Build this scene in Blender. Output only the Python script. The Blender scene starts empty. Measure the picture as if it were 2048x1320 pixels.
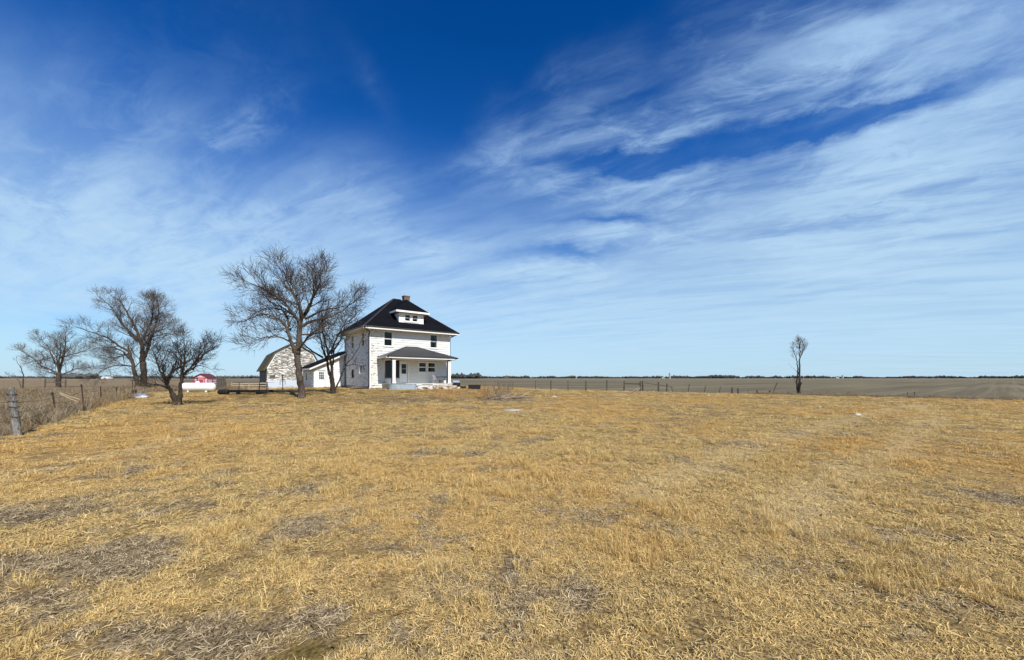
import bpy, bmesh, math, random
import numpy as np
from mathutils import Vector, Matrix

SC = bpy.context.scene
COL = SC.collection
R = math.radians

# ---------------------------------------------------------------- camera
EYE = 1.6                       # eye height over the yard, metres
FPX, CX, HY = 770.0, 1024.0, 756.0   # focal length, centre column and horizon row of the 2048 px wide photograph
cam_data = bpy.data.cameras.new('camera')
cam_data.sensor_width = 36.0
cam_data.lens = 36.0 * FPX / 2048.0
cam_data.shift_y = (HY - 660.0) / 2048.0
cam_data.clip_start = 0.1
cam_data.clip_end = 30000.0
cam = bpy.data.objects.new('camera', cam_data)
cam.location = (0, 0, EYE)
cam.rotation_euler = (R(90), 0, 0)
COL.objects.link(cam)
SC.camera = cam

# ---------------------------------------------------------------- light
PHI = R(38)                     # the farmstead is turned 38 degrees to the view
SUN_AZ = R(180 - 35)            # clockwise from the view direction: behind the camera, to the right
SUN_EL = R(43)
sd = Vector((math.sin(SUN_AZ) * math.cos(SUN_EL), math.cos(SUN_AZ) * math.cos(SUN_EL), math.sin(SUN_EL)))
sun_data = bpy.data.lights.new('sun', 'SUN')
sun_data.energy = 4.9
sun_data.angle = R(0.53)
sun_data.color = (1.0, 0.95, 0.87)
sun = bpy.data.objects.new('sun', sun_data)
sun.rotation_euler = sd.to_track_quat('Z', 'Y').to_euler()
sun.location = (20, -30, 40)
COL.objects.link(sun)
SC.view_settings.view_transform = 'Standard'
SC.view_settings.look = 'None'
SC.view_settings.exposure = 0.2
SC.view_settings.gamma = 1.0
SC.view_settings.use_curve_mapping = False
SC.cycles.max_bounces = 6
SC.cycles.transparent_max_bounces = 12

# ---------------------------------------------------------------- node expressions
class E:
    """a node socket (or number) with arithmetic"""
    nt = None
    def __init__(self, s): self.s = s
    def op(self, o, *a):
        n = E.nt.nodes.new('ShaderNodeMath'); n.operation = o
        for i, x in enumerate((self,) + a):
            x = x.s if isinstance(x, E) else x
            if isinstance(x, (int, float)): n.inputs[i].default_value = x
            else: E.nt.links.new(x, n.inputs[i])
        return E(n.outputs[0])
    def __add__(a, b): return a.op('ADD', b)
    def __radd__(a, b): return a.op('ADD', b)
    def __sub__(a, b): return a.op('SUBTRACT', b)
    def __rsub__(a, b): return E(b).op('SUBTRACT', a)
    def __mul__(a, b): return a.op('MULTIPLY', b)
    def __rmul__(a, b): return a.op('MULTIPLY', b)
    def __truediv__(a, b): return a.op('DIVIDE', b)
    def mx(a, b): return a.op('MAXIMUM', b)
    def mn(a, b): return a.op('MINIMUM', b)
    def pw(a, b): return a.op('POWER', b)
    def ss(a, lo, hi, o0=0.0, o1=1.0):
        n = E.nt.nodes.new('ShaderNodeMapRange'); n.interpolation_type = 'SMOOTHSTEP'
        E.nt.links.new(a.s, n.inputs[0])
        for i, x in zip((1, 2, 3, 4), (lo, hi, o0, o1)): n.inputs[i].default_value = x
        return E(n.outputs[0])
    def lin(a, lo, hi, o0=0.0, o1=1.0):
        n = E.nt.nodes.new('ShaderNodeMapRange'); n.clamp = True
        E.nt.links.new(a.s, n.inputs[0])
        for i, x in zip((1, 2, 3, 4), (lo, hi, o0, o1)): n.inputs[i].default_value = x
        return E(n.outputs[0])
def node(t, **kw):
    n = E.nt.nodes.new(t)
    for k, v in kw.items():
        if k[0] == '_': n.inputs[k[1:].replace('_', ' ')].default_value = v
        else: setattr(n, k, v)
    return n
def link(a, b): E.nt.links.new(a.s if isinstance(a, E) else a, b)
def xyz(x, y, z=0.0):
    n = node('ShaderNodeCombineXYZ')
    for i, v in enumerate((x, y, z)):
        if isinstance(v, E): link(v, n.inputs[i])
        else: n.inputs[i].default_value = v
    return n.outputs[0]
def split(v):
    n = node('ShaderNodeSeparateXYZ'); link(v, n.inputs[0])
    return E(n.outputs[0]), E(n.outputs[1]), E(n.outputs[2])
def noise(vec, scale, detail=4.0, rough=0.55, dist=0.0, out=0):
    n = node('ShaderNodeTexNoise', _Scale=scale, _Detail=detail, _Roughness=rough, _Distortion=dist)
    if vec is not None: link(vec, n.inputs['Vector'])
    return E(n.outputs[out])
def mixc(f, a, b, mode='MIX'):
    n = node('ShaderNodeMix', data_type='RGBA', blend_type=mode)
    for i, x in ((0, f), (6, a), (7, b)):
        if isinstance(x, E): link(x, n.inputs[i])
        elif isinstance(x, (int, float)): n.inputs[i].default_value = x
        elif isinstance(x, tuple): n.inputs[i].default_value = x if len(x) == 4 else x + (1.0,)
        else: link(x, n.inputs[i])
    return n.outputs[2]

# ---------------------------------------------------------------- sky: clear Nishita air with cirrus drawn over it
W = bpy.data.worlds.new('World'); SC.world = W; W.use_nodes = True
W.cycles.sampling_method = 'MANUAL'; W.cycles.sample_map_resolution = 256
E.nt = W.node_tree; E.nt.nodes.clear()
skyn = node('ShaderNodeTexSky', sky_type='NISHITA', sun_disc=False, sun_elevation=SUN_EL, sun_rotation=SUN_AZ,
            altitude=400.0, air_density=1.0, dust_density=0.5, ozone_density=3.0)
tc = node('ShaderNodeTexCoord')
dx, dy, dz = split(tc.outputs['Generated'])
zz = dz.mx(0.0) + 0.09
u, v = dx / zz, dy / zz                       # a flat sheet of cirrus overhead
az = dx.op('ARCTAN2', dy)
el = dz.op('ARCSINE')
def ae(px, py):                               # a point of the sky as azimuth, elevation
    X, Z = (px - CX) / FPX, (HY - py) / FPX
    a = math.atan(X); return a, math.atan(Z * math.cos(a))
azel = xyz(az, el)
def band(p0, p1, width, w):
    """a soft streak of cirrus between two points of the sky"""
    a0, a1 = ae(*p0), ae(*p1)
    c = ((a0[0]+a1[0])/2, (a0[1]+a1[1])/2); d = (a1[0]-a0[0], a1[1]-a0[1]); L = math.hypot(*d)
    m = node('ShaderNodeMapping', vector_type='TEXTURE')
    m.inputs['Location'].default_value = (c[0], c[1], 0)
    m.inputs['Rotation'].default_value = (0, 0, math.atan2(d[1], d[0]))
    m.inputs['Scale'].default_value = (L * 0.75, width / FPX * 1.6, 1)
    link(warped, m.inputs['Vector'])
    g = node('ShaderNodeTexGradient', gradient_type='QUADRATIC_SPHERE'); link(m.outputs[0], g.inputs[0])
    return E(g.outputs['Fac']) * w
# wispy displacement of the streak edges
wn = node('ShaderNodeTexNoise', _Scale=2.6, _Detail=6.0, _Roughness=0.62); link(xyz(u, v), wn.inputs['Vector'])
wv = node('ShaderNodeVectorMath', operation='MULTIPLY_ADD')
link(wn.outputs['Color'], wv.inputs[0]); wv.inputs[1].default_value = (0.16, 0.11, 0)
wo = node('ShaderNodeVectorMath', operation='ADD'); link(azel, wo.inputs[0]); wo.inputs[1].default_value = (-0.08, -0.055, 0)
link(wo.outputs[0], wv.inputs[2])
warped = wv.outputs[0]
# fibre texture combed along the wind
tt, nn = u * 0.87 - v * 0.49, u * 0.49 + v * 0.87
w2 = noise(xyz(u, v), 1.3, 3.0, 0.5) - 0.5
fib = noise(xyz(tt * 0.50 + w2 * 0.6, nn * 2.1 + w2 * 0.45, 3.7), 1.9, 8.0, 0.64, 0.2)
puff = noise(xyz(tt * 1.5 + w2, nn * 2.4, 9.1), 2.6, 6.0, 0.66, 0.5)
veil = noise(xyz(tt * 0.35, nn * 0.6, 1.3), 1.1, 5.0, 0.5, 0.3)
STREAKS = [
    ((-150, 300), (420, 330), 110, .25), ((150, 60), (700, 110), 120, .05), ((560, 320), (860, 400), 70, .25), ((700, 470), (1000, 500), 40, .6),  # (from, to, half width px, weight): thick cirrus
    ((940, 345), (1500, 205), 46, 2.0), ((1380, 190), (2150, -10), 85, 1.6), ((1050, 235), (1330, 130), 60, .45),
    ((1110, 392), (1560, 345), 40, 1.5), ((1080, 472), (1500, 445), 30, 1.3), ((1330, 520), (2000, 400), 70, .9),
    ((1500, 370), (2150, 180), 110, 1.3), ((1650, 330), (2250, 330), 160, 1.0), ((960, 546), (1230, 550), 18, 1.8),
    ((780, 520), (930, 512), 20, .75), ((1350, 60), (1700, 60), 70, .6), ((1430, 530), (2100, 540), 60, .6),
    ((430, 290), (600, 160), 30, .55), ((380, 360), (480, 235), 30, .5), ((0, 170), (520, 260), 90, .16),
    ((-250, 380), (380, 440), 75, .8), ((380, 415), (640, 440), 28, .6), ((-200, 470), (760, 480), 85, .8),
    ((-100, 540), (700, 560), 75, .9), ((560, 380), (820, 440), 55, .45), ((690, 60), (800, 260), 26, .06),
    ((660, 590), (1500, 600), 80, .55), ((1050, 330), (950, 180), 50, .35)]
cov = None
for s in STREAKS:
    b = band(*s); cov = b if cov is None else cov + b
gap = band((1070, 335), (1560, 266), 22, 3.0) + band((1400, 285), (2080, 118), 19, 2.6) + band((1060, 440), (1420, 420), 14, 1.1) + band((980, 505), (1320, 500), 16, 1.0) + band((900, -60), (880, 330), 70, .7) \
    + band((-120, 655), (360, 660), 42, .9) 
low = el.lin(R(34), R(4), 0.0, 1.0).pw(1.9) * 1.75            # the sheet thickens towards the horizon
rest = az.op('ABSOLUTE').ss(R(75), R(110)) * (veil.ss(.35, .7) * 0.6)   # the same cirrus goes on round the sky
tex = 0.07 + fib.ss(.35, .70) * 0.62 + puff.ss(.42, .70) * 0.54
keep = 1.0 - gap.mn(1.0) * (1.1 - puff * 0.5)
dens = (cov + rest) * tex * keep + low * (0.22 + veil * 0.5 + fib.ss(.30, .72) * 0.55) * (1.0 - gap.mn(1.0) * 0.6) + (veil.ss(.42, .75) * 0.09)
cloud = 1.0 - (dens.mx(0.0) * -1.5).op('EXPONENT')
# a deeper, cleaner blue than plain Nishita, as the phone renders it
base = mixc(1.0, skyn.outputs[0], (0.62, 0.88, 1.10), 'MULTIPLY')
base = mixc(el.ss(R(2), R(32)), base, mixc(1.0, base, (0.16, 0.70, 1.16), 'MULTIPLY'))
base = mixc(el.ss(R(22), R(46)), base, mixc(1.0, base, (0.08, 0.70, 0.80), 'MULTIPLY'))
ccol = mixc(el.ss(R(12), R(38)), (4.7, 6.6, 8.2), (4.0, 6.0, 8.4))
cloud = cloud * (1.0 - gap.mn(1.0) * (.95 - puff * 0.6))
colr = mixc(cloud * 0.94, base, ccol)
bg = node('ShaderNodeBackground', _Strength=0.1); link(colr, bg.inputs['Color'])
wout = node('ShaderNodeOutputWorld'); link(bg.outputs[0], wout.inputs[0])

# ================================================================ helpers
class MB:
    """collects shapes into one mesh"""
    def __init__(s): s.v = []; s.f = []
    def hexa(s, p):
        b = len(s.v); s.v += [tuple(q) for q in p]
        s.f += [tuple(b + i for i in q) for q in ((0,3,2,1),(4,5,6,7),(0,1,5,4),(1,2,6,5),(2,3,7,6),(3,0,4,7))]
        return s
    def box(s, x0, x1, y0, y1, z0, z1):
        return s.hexa([(x0,y0,z0),(x1,y0,z0),(x1,y1,z0),(x0,y1,z0),(x0,y0,z1),(x1,y0,z1),(x1,y1,z1),(x0,y1,z1)])
    def fbox(s, F, u0, u1, d0, d1, z0, z1):
        return s.hexa([F(u0,d0,z0),F(u1,d0,z0),F(u1,d1,z0),F(u0,d1,z0),F(u0,d0,z1),F(u1,d0,z1),F(u1,d1,z1),F(u0,d1,z1)])
    def beam(s, p, q, w, h=None, up=(0,0,1)):
        p, q, up = Vector(p), Vector(q), Vector(up); h = h or w
        t = (q-p).normalized(); a = t.cross(up)
        if a.length < 1e-3: a = t.cross(Vector((0,1,0)))
        a.normalize(); b = a.cross(t)
        a *= w/2; b *= h/2
        return s.hexa([p-a-b, p+a-b, p+a+b, p-a+b, q-a-b, q+a-b, q+a+b, q-a+b])
    def face(s, *p):
        b = len(s.v); s.v += [tuple(q) for q in p]; s.f.append(tuple(range(b, b+len(p)))); return s
    def prism(s, pts, off):
        """closed prism: polygon pts swept by off"""
        n = len(pts); b = len(s.v); o = Vector(off)
        s.v += [tuple(p) for p in pts] + [tuple(Vector(p)+o) for p in pts]
        s.f.append(tuple(b+i for i in reversed(range(n)))); s.f.append(tuple(b+n+i for i in range(n)))
        for i in range(n):
            j = (i+1) % n; s.f.append((b+i, b+j, b+n+j, b+n+i))
        return s
    def tube(s, pts, rads, n=6, cap=True):
        b = len(s.v); m = len(pts); pa = None
        for i in range(m):
            p = Vector(pts[i]); t = (Vector(pts[min(i+1,m-1)]) - Vector(pts[max(i-1,0)]))
            if t.length < 1e-9: t = Vector((0,0,1))
            t.normalize()
            a = pa - t*pa.dot(t) if pa is not None else t.cross(Vector((0.31,0.95,0.05)) if abs(t.y) < .9 else Vector((1,0,0)))
            if a.length < 1e-4: a = t.orthogonal()
            a.normalize(); pa = a; c = t.cross(a); r = rads[i] if hasattr(rads, '__len__') else rads
            for k in range(n):
                w = 2*math.pi*k/n; q = p + a*(r*math.cos(w)) + c*(r*math.sin(w)); s.v.append((q.x,q.y,q.z))
        for i in range(m-1):
            for k in range(n):
                k2 = (k+1) % n
                s.f.append((b+i*n+k, b+i*n+k2, b+(i+1)*n+k2, b+(i+1)*n+k))
        if cap:
            s.f.append(tuple(b+k for k in reversed(range(n)))); s.f.append(tuple(b+(m-1)*n+k for k in range(n)))
        return s
    def lathe(s, prof, axis0, axis1, n=20):
        """prof: (distance along axis, radius)"""
        a0, a1 = Vector(axis0), Vector(axis1); t = (a1-a0).normalized()
        return s.tube([a0 + t*d for d, r in prof], [max(r, 1e-4) for d, r in prof], n)
def obj(name, mb, mat, parent=None, smooth=False, recalc=True):
    me = bpy.data.meshes.new(name)
    me.from_pydata(mb.v, [], mb.f)
    if recalc:
        bm = bmesh.new(); bm.from_mesh(me); bmesh.ops.recalc_face_normals(bm, faces=bm.faces); bm.to_mesh(me); bm.free()
    if smooth: me.polygons.foreach_set('use_smooth', [True]*len(me.polygons))
    if mat is not None: me.materials.append(mat)
    o = bpy.data.objects.new(name, me); COL.objects.link(o)
    if parent is not None: o.parent = parent
    return o
def tag(o, label=None, cat=None, group=None, kind=None):
    if label: o['label'] = label
    if cat: o['category'] = cat
    if group: o['group'] = group
    if kind or (cat and label): o['kind'] = kind or 'thing'
    return o
def thing(name, label, cat, loc=(0,0,0), rz=0.0, group=None):
    o = bpy.data.objects.new(name, None); COL.objects.link(o)
    o.location = loc; o.rotation_euler = (0, 0, rz); o.empty_display_size = 0.2
    return tag(o, label, cat, group, 'thing')
def at(px, py, Z):
    return Vector(((px-CX)/FPX*Z, Z, EYE - (py-HY)/FPX*Z))

# ---------------------------------------------------------------- land form
def sstep(a, b, x): t = np.clip((x-a)/(b-a), 0, 1); return t*t*(3-2*t)
def vnoise(x, y, seed=0):
    xi, yi = np.floor(x).astype(np.int64), np.floor(y).astype(np.int64); fx, fy = x-xi, y-yi
    def h(i, j):
        n = (i*374761393 + j*668265263 + seed*1274126177) & 0xffffffff
        n = ((n ^ (n >> 13)) * 1274126177) & 0xffffffff
        return ((n ^ (n >> 16)) & 0xffff) / 65535.0
    sx, sy = fx*fx*(3-2*fx), fy*fy*(3-2*fy)
    return (h(xi,yi)*(1-sx)+h(xi+1,yi)*sx)*(1-sy) + (h(xi,yi+1)*(1-sx)+h(xi+1,yi+1)*sx)*sy
def fbm(x, y, seed=0, o=4):
    s = 0; a = .5; t = 0
    for i in range(o): s = s + a*vnoise(x*2**i, y*2**i, seed+i*17); t += a; a *= .55
    return s/t
HC = (-13.2, 43.5)
def height(x, y):
    x, y = np.asarray(x, float), np.asarray(y, float)
    r = np.hypot(x-HC[0], y-HC[1])
    h = 0.5*(1-sstep(9.5, 21.0, r))
    near = 1-sstep(30, 70, np.hypot(x, y))
    return h + near*(0.05*(fbm(x*.35, y*.35, 5)-.5)*sstep(9, 14, r) + 0.035*(fbm(x*1.6, y*1.6, 9)-.5))
def gz(x, y): return float(height(x, y))
def ground_px(px, py):
    """where the sight line through a photograph point meets the land"""
    Z = EYE*FPX/max(py-HY, 1.0)
    for _ in range(40):
        p = at(px, py, Z); h = gz(p.x, p.y)
        Zn = (EYE-h)*FPX/max(py-HY, 1.0); Z = Z*.5 + Zn*.5
    p = at(px, py, Z); return Vector((p.x, p.y, gz(p.x, p.y)))
# lot lines: the left fence and the right fence run almost parallel
NL = Vector((0.768, 0.640)); DL = 0.768*-14.1 + 0.640*10.9
NR = Vector((0.633, 0.774)); DR = 45.0
def zone_l(x, y): return sstep(0.25, -0.25, NL.x*x + NL.y*y - DL + 0.5*(fbm(np.asarray(x)*.9, np.asarray(y)*.9, 3)-.5))
def zone_r(x, y): return sstep(-0.2, 0.4, NR.x*x + NR.y*y - DR + 1.2*(fbm(np.asarray(x)*.3, np.asarray(y)*.3, 4)-.5))
def back(x, y):   # end of the mown yard behind the buildings
    return sstep(-0.6, .6, -0.64*x + 0.77*y - 60 + 2.0*(fbm(np.asarray(x)*.4, np.asarray(y)*.4, 8)-.5))
PATCHES = []      # bare greyish thatch: centre, radii, strength
for px, py, rx, ry, w in ((40,1030,150,30,1.0),(130,1140,190,55,.9),(60,1210,170,50,.7),(470,1275,260,50,.95),(615,1255,120,50,1.0),(2010,1000,80,30,1.0),
                          (610,1060,80,30,.6),(880,1170,100,40,.35),(1000,1240,120,50,.25),(1700,1080,80,20,.3),(1560,1130,110,25,.35),(1900,1210,140,40,.35),
                          (1480,888,60,6,.6),(890,901,60,7,.5),(830,800,140,9,.6),(525,813,50,4,.8),(1000,800,110,8,.6),(700,1030,60,25,.4),(1180,1030,90,20,.45),
                          (1420,840,120,4,.35),(355,856,60,4,.4),(1330,1060,60,20,.4),(660,1290,120,40,.8)):
    c = ground_px(px, py); a = ground_px(px, py+ry); b = ground_px(px, max(py-ry, HY+14)); w2 = rx/FPX*c.y
    PATCHES.append((c.x, (a.y+b.y)/2, w2, abs(b.y-a.y)/2, w))
def tone(x, y):
    """0 golden grass ... 1 grey flattened thatch"""
    x, y = np.asarray(x, float), np.asarray(y, float)
    n = fbm(x*.55, y*.55, 21, 5); m = fbm(x*2.1, y*2.1, 31, 4); f = fbm(x*7, y*7, 41, 3)
    t = sstep(.52, .78, .6*n + .4*m)*.55 + sstep(.56, .80, m)*.4
    for cx, cy, rx, ry, w in PATCHES:
        d = np.hypot((x-cx)/rx, (y-cy)/ry) + (m-.5)*2.4 + (f-.5)*1.2
        t = np.maximum(t, w*sstep(1.35, .25, d))
    return np.clip(t + .02 + (f-.5)*.55, 0, 1)
def pxline(pts): return [ground_px(*p) for p in pts]
TRACKS = [pxline(p) for p in (((1290,985),(1420,925),(1540,880),(1680,843),(1790,820),(1850,807)), ((1560,1040),(1690,955),(1800,895),(1860,852),(1865,826),(1830,808)), ((-60,975),(160,925),(330,888),(420,868)))]
def pale(x, y):
    """faint wheel tracks where the straw is flattened"""
    x, y = np.asarray(x, float), np.asarray(y, float); d = np.full(x.shape, 99.0)
    for tr in TRACKS:
        for a, b in zip(tr, tr[1:]):
            ux, uy = b.x-a.x, b.y-a.y; t = np.clip(((x-a.x)*ux+(y-a.y)*uy)/(ux*ux+uy*uy), 0, 1)
            d = np.minimum(d, np.hypot(x-a.x-ux*t, y-a.y-uy*t))
    return sstep(.6, .1, d + .5*(fbm(x*1.3, y*1.3, 63)-.5))*(.55+.45*fbm(x*.8, y*.8, 64))
MOSS = ground_px(612, 1302)
def moss(x, y):
    x, y = np.asarray(x, float), np.asarray(y, float)
    return sstep(1.15, .8, np.hypot((x-MOSS.x)/.21, (y-MOSS.y)/.10) + .6*(fbm(x*9, y*9, 71)-.5))
def lush(x, y):    # slow change from straw to a redder gold
    return fbm(np.asarray(x, float)*.22+9, np.asarray(y, float)*.22, 55, 4)

# ================================================================ materials
def mat(name):
    m = bpy.data.materials.new(name); m.use_nodes = True
    E.nt = m.node_tree; E.nt.nodes.clear()
    return m
def finish(color, rough=0.8, spec=0.3, bump=None, bdist=0.01, bstr=0.6, metal=0.0):
    p = node('ShaderNodeBsdfPrincipled', _Roughness=0.5)
    if isinstance(rough, E): link(rough, p.inputs['Roughness'])
    else: p.inputs['Roughness'].default_value = rough
    p.inputs['Specular IOR Level'].default_value = spec
    p.inputs['Metallic'].default_value = metal
    if isinstance(color, tuple): p.inputs['Base Color'].default_value = color + (1,) if len(color) == 3 else color
    else: link(color, p.inputs['Base Color'])
    if bump is not None:
        b = node('ShaderNodeBump', _Strength=bstr, _Distance=bdist); link(bump, b.inputs['Height']); link(b.outputs[0], p.inputs['Normal'])
    o = node('ShaderNodeOutputMaterial'); link(p.outputs[0], o.inputs[0]); return p
def objco(): return node('ShaderNodeTexCoord').outputs['Object']
def worldpos(): return node('ShaderNodeNewGeometry').outputs['Position']
def plain(name, col, rough=0.7, spec=0.3, var=0.25, scale=6.0, metal=0.0, bump=0.0):
    m = mat(name); c = objco()
    n = noise(c, scale, 5.0, 0.6); n2 = noise(c, scale*.22, 3.0)
    k = (n*.6 + n2*.4).lin(.3, .7, 1-var, 1+var)
    colr = mixc(1.0, col, xyz(k, k, k), 'MULTIPLY')
    finish(colr, rough, spec, n if bump else None, bump or .01, .6, metal); return m
def peeling(name, paint=(.80,.80,.77), wood=(.23,.20,.17), amount=0.5, stretch=(1.2,1.2,5.0), edge=None, board=None):
    """old white paint flaking off boards; amount = share of bare wood"""
    m = mat(name); c = objco(); x, y, z = split(c)
    zz_ = z*stretch[2] if board is None else ((z - board[1])/board[0]).op('FLOOR')*3.7 + z*stretch[2]*.6   # every board weathers on its own
    v = xyz(x*stretch[0], y*stretch[1], zz_)
    a = noise(v, 2.6, 6.0, 0.68, .3); b = noise(v, .8, 3.0, .5); g = noise(xyz(x*2, y*2, z*30), 3.0, 4.0, .6)
    k = a*.75 + b*.25
    thr = .72 - .36*amount
    if edge is not None:
        t = x.ss(edge[0], edge[1], edge[2], 0.0); k = k + t
    bare = k.ss(thr, thr+.035)
    pc = mixc(b.lin(.3,.7), (paint[0]*.93, paint[1]*.93, paint[2]*.9), paint)
    wc = mixc(g, (wood[0]*.55, wood[1]*.55, wood[2]*.55), (wood[0]*1.25, wood[1]*1.25, wood[2]*1.25))
    finish(mixc(bare, pc, wc), 0.62, .25, g*.4 - bare*1.0, .006, .8); return m

MT = {}
MT['paint_front'] = peeling('worn_white_paint', (.68,.68,.65), amount=.30, edge=(0.0, 2.4, .085), board=(.25,.12))
MT['paint_side'] = peeling('flaking_white_paint', (.74,.73,.70), (.24,.22,.20), amount=.52, stretch=(1.0,1.0,7.0), board=(.25,.30))
MT['paint_barn'] = peeling('badly_peeled_paint', (.80,.79,.74), (.19,.165,.13), amount=.72, stretch=(.9,.9,6.0), board=(.2,1.35))
MT['paint_barn_low'] = peeling('pale_base_paint', (.55,.60,.66), (.30,.28,.26), amount=.25)
MT['wood_grey'] = peeling('weathered_boards', (.30,.28,.27), (.12,.105,.09), amount=.85, stretch=(4,4,.8))
MT['paint_shed'] = peeling('white_shed_paint', (.80,.80,.77), (.3,.27,.23), amount=.16)
MT['trim'] = plain('white_trim', (.78,.77,.72), .55, .3, .08)
MT['trim_cream'] = plain('cream_trim', (.66,.62,.53), .6, .3, .1)
MT['trim_dark'] = plain('dark_brown_trim', (.05,.035,.028), .5, .3, .2)
MT['black_metal'] = plain('black_downspout_metal', (.018,.017,.018), .4, .5, .3)
MT['soffit'] = plain('brown_soffit', (.26,.19,.14), .8, .2, .2)
MT['room'] = plain('dim_room_wall', (.07,.066,.062), .9, .1, .1)
MT['curtain'] = plain('white_curtain', (.65,.65,.62), .9, .1, .1)
MT['door_white'] = plain('white_door_paint', (.74,.75,.75), .5, .3, .05)
MT['concrete'] = plain('old_concrete', (.40,.37,.33), .9, .2, .25, 5, bump=.01)
MT['galv'] = plain('galvanised_steel', (.36,.42,.46), .5, .4, .2, 4, .35)

MT['wood_dark'] = plain('dark_fence_wood', (.10,.085,.07), .9, .15, .4, 10, bump=.02)
MT['wood_pale'] = plain('pale_rail_wood', (.50,.38,.24), .85, .2, .25, 8)
MT['steel_rust'] = plain('rusty_post_steel', (.085,.045,.032), .75, .3, .4, 20)
MT['wire'] = plain('fence_wire', (.085,.065,.05), .7, .3, .2, 8)
MT['black_rubber'] = plain('black_rubber', (.012,.012,.013), .7, .3, .3)
MT['tank_white'] = plain('tank_paint', (.80,.80,.79), .38, .5, .06, 2)
MT['rubble'] = plain('broken_concrete', (.56,.52,.45), .95, .15, .3, 3, bump=.03)
MT['white_plastic'] = plain('white_plastic', (.78,.78,.76), .4, .4, .05)
MT['tarp'] = plain('blue_grey_tarp', (.22,.27,.36), .5, .4, .35, 5)
MT['red_paint'] = plain('faded_red_paint', (.40,.055,.075), .7, .25, .2)
MT['red_roof'] = plain('dull_red_roof', (.13,.035,.045), .8, .2, .3)
MT['pink_paint'] = plain('pinkish_white_paint', (.68,.44,.47), .7, .25, .2)
MT['weathered_plank'] = plain('weathered_plank', (.27,.21,.15), .9, .15, .35, 9, bump=.02)
MT['chair_frame'] = plain('grey_chair_metal', (.25,.23,.24), .5, .4, .2)
# glass: mostly mirror-dark, some see-through
m = mat('window_glass')
fr = node('ShaderNodeFresnel', _IOR=1.5); k = (E(fr.outputs[0])*.42 + .012)
tr = node('ShaderNodeBsdfTransparent'); tr.inputs[0].default_value = (.5,.53,.53,1)
gl = node('ShaderNodeBsdfGlossy', _Roughness=.04); mx = node('ShaderNodeMixShader')
link(k, mx.inputs[0]); link(tr.outputs[0], mx.inputs[1]); link(gl.outputs[0], mx.inputs[2])
o_ = node('ShaderNodeOutputMaterial'); link(mx.outputs[0], o_.inputs[0]); MT['glass'] = m
# roofs
m = mat('black_roofing'); c = objco(); n = noise(c, 9.0, 5.0, .6); n2 = noise(c, .8, 3.0)
kk = (n*.5+n2*.5).lin(.3,.7,.55,1.5)
finish(mixc(1.0, (.0062,.0066,.0085), xyz(kk,kk,kk), 'MULTIPLY'), .9, .06, n, .01, .5); MT['roof'] = m
MT['roof_cap_sheen'] = plain('ridge_cap_sheen', (.05,.045,.045), .6, .3, .3)  # paler than the roof: sheen along the hips put into the colour
MT['porch_tin'] = plain('charcoal_tin', (.024,.024,.025), .55, .5, .25, 3)
MT['lit_tin_rib'] = plain('lit_tin_rib', (.14,.14,.14), .4, .5, .15, 3)  # paler than the tin: light caught by the ribs is painted in
MT['barn_roof'] = plain('mossy_wood_shingles', (.115,.10,.065), .95, .1, .55, 5, bump=.03)
m = mat('old_brick'); c = objco(); x, y, z = split(c)
br = node('ShaderNodeTexBrick', _Scale=1.0); br.inputs['Color1'].default_value = (.17,.07,.045,1); br.inputs['Color2'].default_value = (.12,.05,.036,1)
br.inputs['Mortar'].default_value = (.24,.20,.17,1); br.inputs['Mortar Size'].default_value = .012
br.inputs['Brick Width'].default_value = .21; br.inputs['Row Height'].default_value = .075
link(xyz(x+y, z), br.inputs['Vector']); finish(br.outputs[0], .9, .15, E(br.outputs[1])*-1.0, .01); MT['brick'] = m
# bark
def bark(name, dark, light, sc=9.0):
    m = mat(name); c = objco(); x, y, z = split(c)
    a = noise(xyz(x*3, y*3, z*.7), sc, 6.0, .7, .4); b = noise(c, 1.3, 4.0)
    k = (a*.7+b*.3).ss(.38,.62)
    finish(mixc(k, dark, light), .95, .1, a, .04, .9); MT[name] = m
bark('wood_post', (.07,.064,.055), (.30,.285,.25), 12.0)
bark('bark_ash', (.026,.020,.016), (.145,.118,.090)); bark('bark_dark', (.022,.017,.014), (.085,.066,.052)); bark('bark_far', (.035,.026,.02), (.11,.085,.065))
MT['twig'] = plain('twig_bark', (.085,.068,.056), .9, .1, .3, 2); MT['twig_pale'] = plain('pale_twig_bark', (.13,.105,.082), .9, .1, .3, 1)
MT['twig_dark'] = plain('dark_twig_bark', (.04,.031,.026), .9, .1, .3, 2)

# ground: colour from what grows there (attributes of the land), fine grain from noise
m = mat('yard_and_fields'); P = worldpos(); px_, py_, pz_ = split(P)
def attr(n, t='GEOMETRY'): return E(node('ShaderNodeAttribute', attribute_name=n, attribute_type=t).outputs['Fac'])
tn, zl, zr, lu, trk, pal, mos = attr('tone'), attr('left_field'), attr('right_field'), attr('lush'), attr('track'), attr('pale'), attr('moss')
fine = noise(P, 38.0, 4.0, .7); mid = noise(P, 5.0, 5.0, .65); big = noise(P, .35, 4.0, .55)
gold = mixc(fine.ss(.3,.7), (.065,.041,.017), (.42,.29,.12))
gold = mixc(lu.ss(.35,.65)*.4, gold, (.40,.25,.09))
grey = mixc(fine.ss(.35,.65), (.055,.038,.020), (.33,.245,.13))
yard = mixc(tn.ss(.25,.75), gold, grey)
yard = mixc((mid.ss(.52,.72))*.35, yard, (.13,.085,.038))
rowc = px_*-.616 + py_*.788; rowa = px_*.788 + py_*.616
rows = noise(xyz(rowa*.012, rowc*.16, 0.0), 1.0, 5.0, .65); rows2 = noise(xyz(rowa*.01, rowc*1.3, 4.0), 1.0, 3.0, .6)
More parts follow.
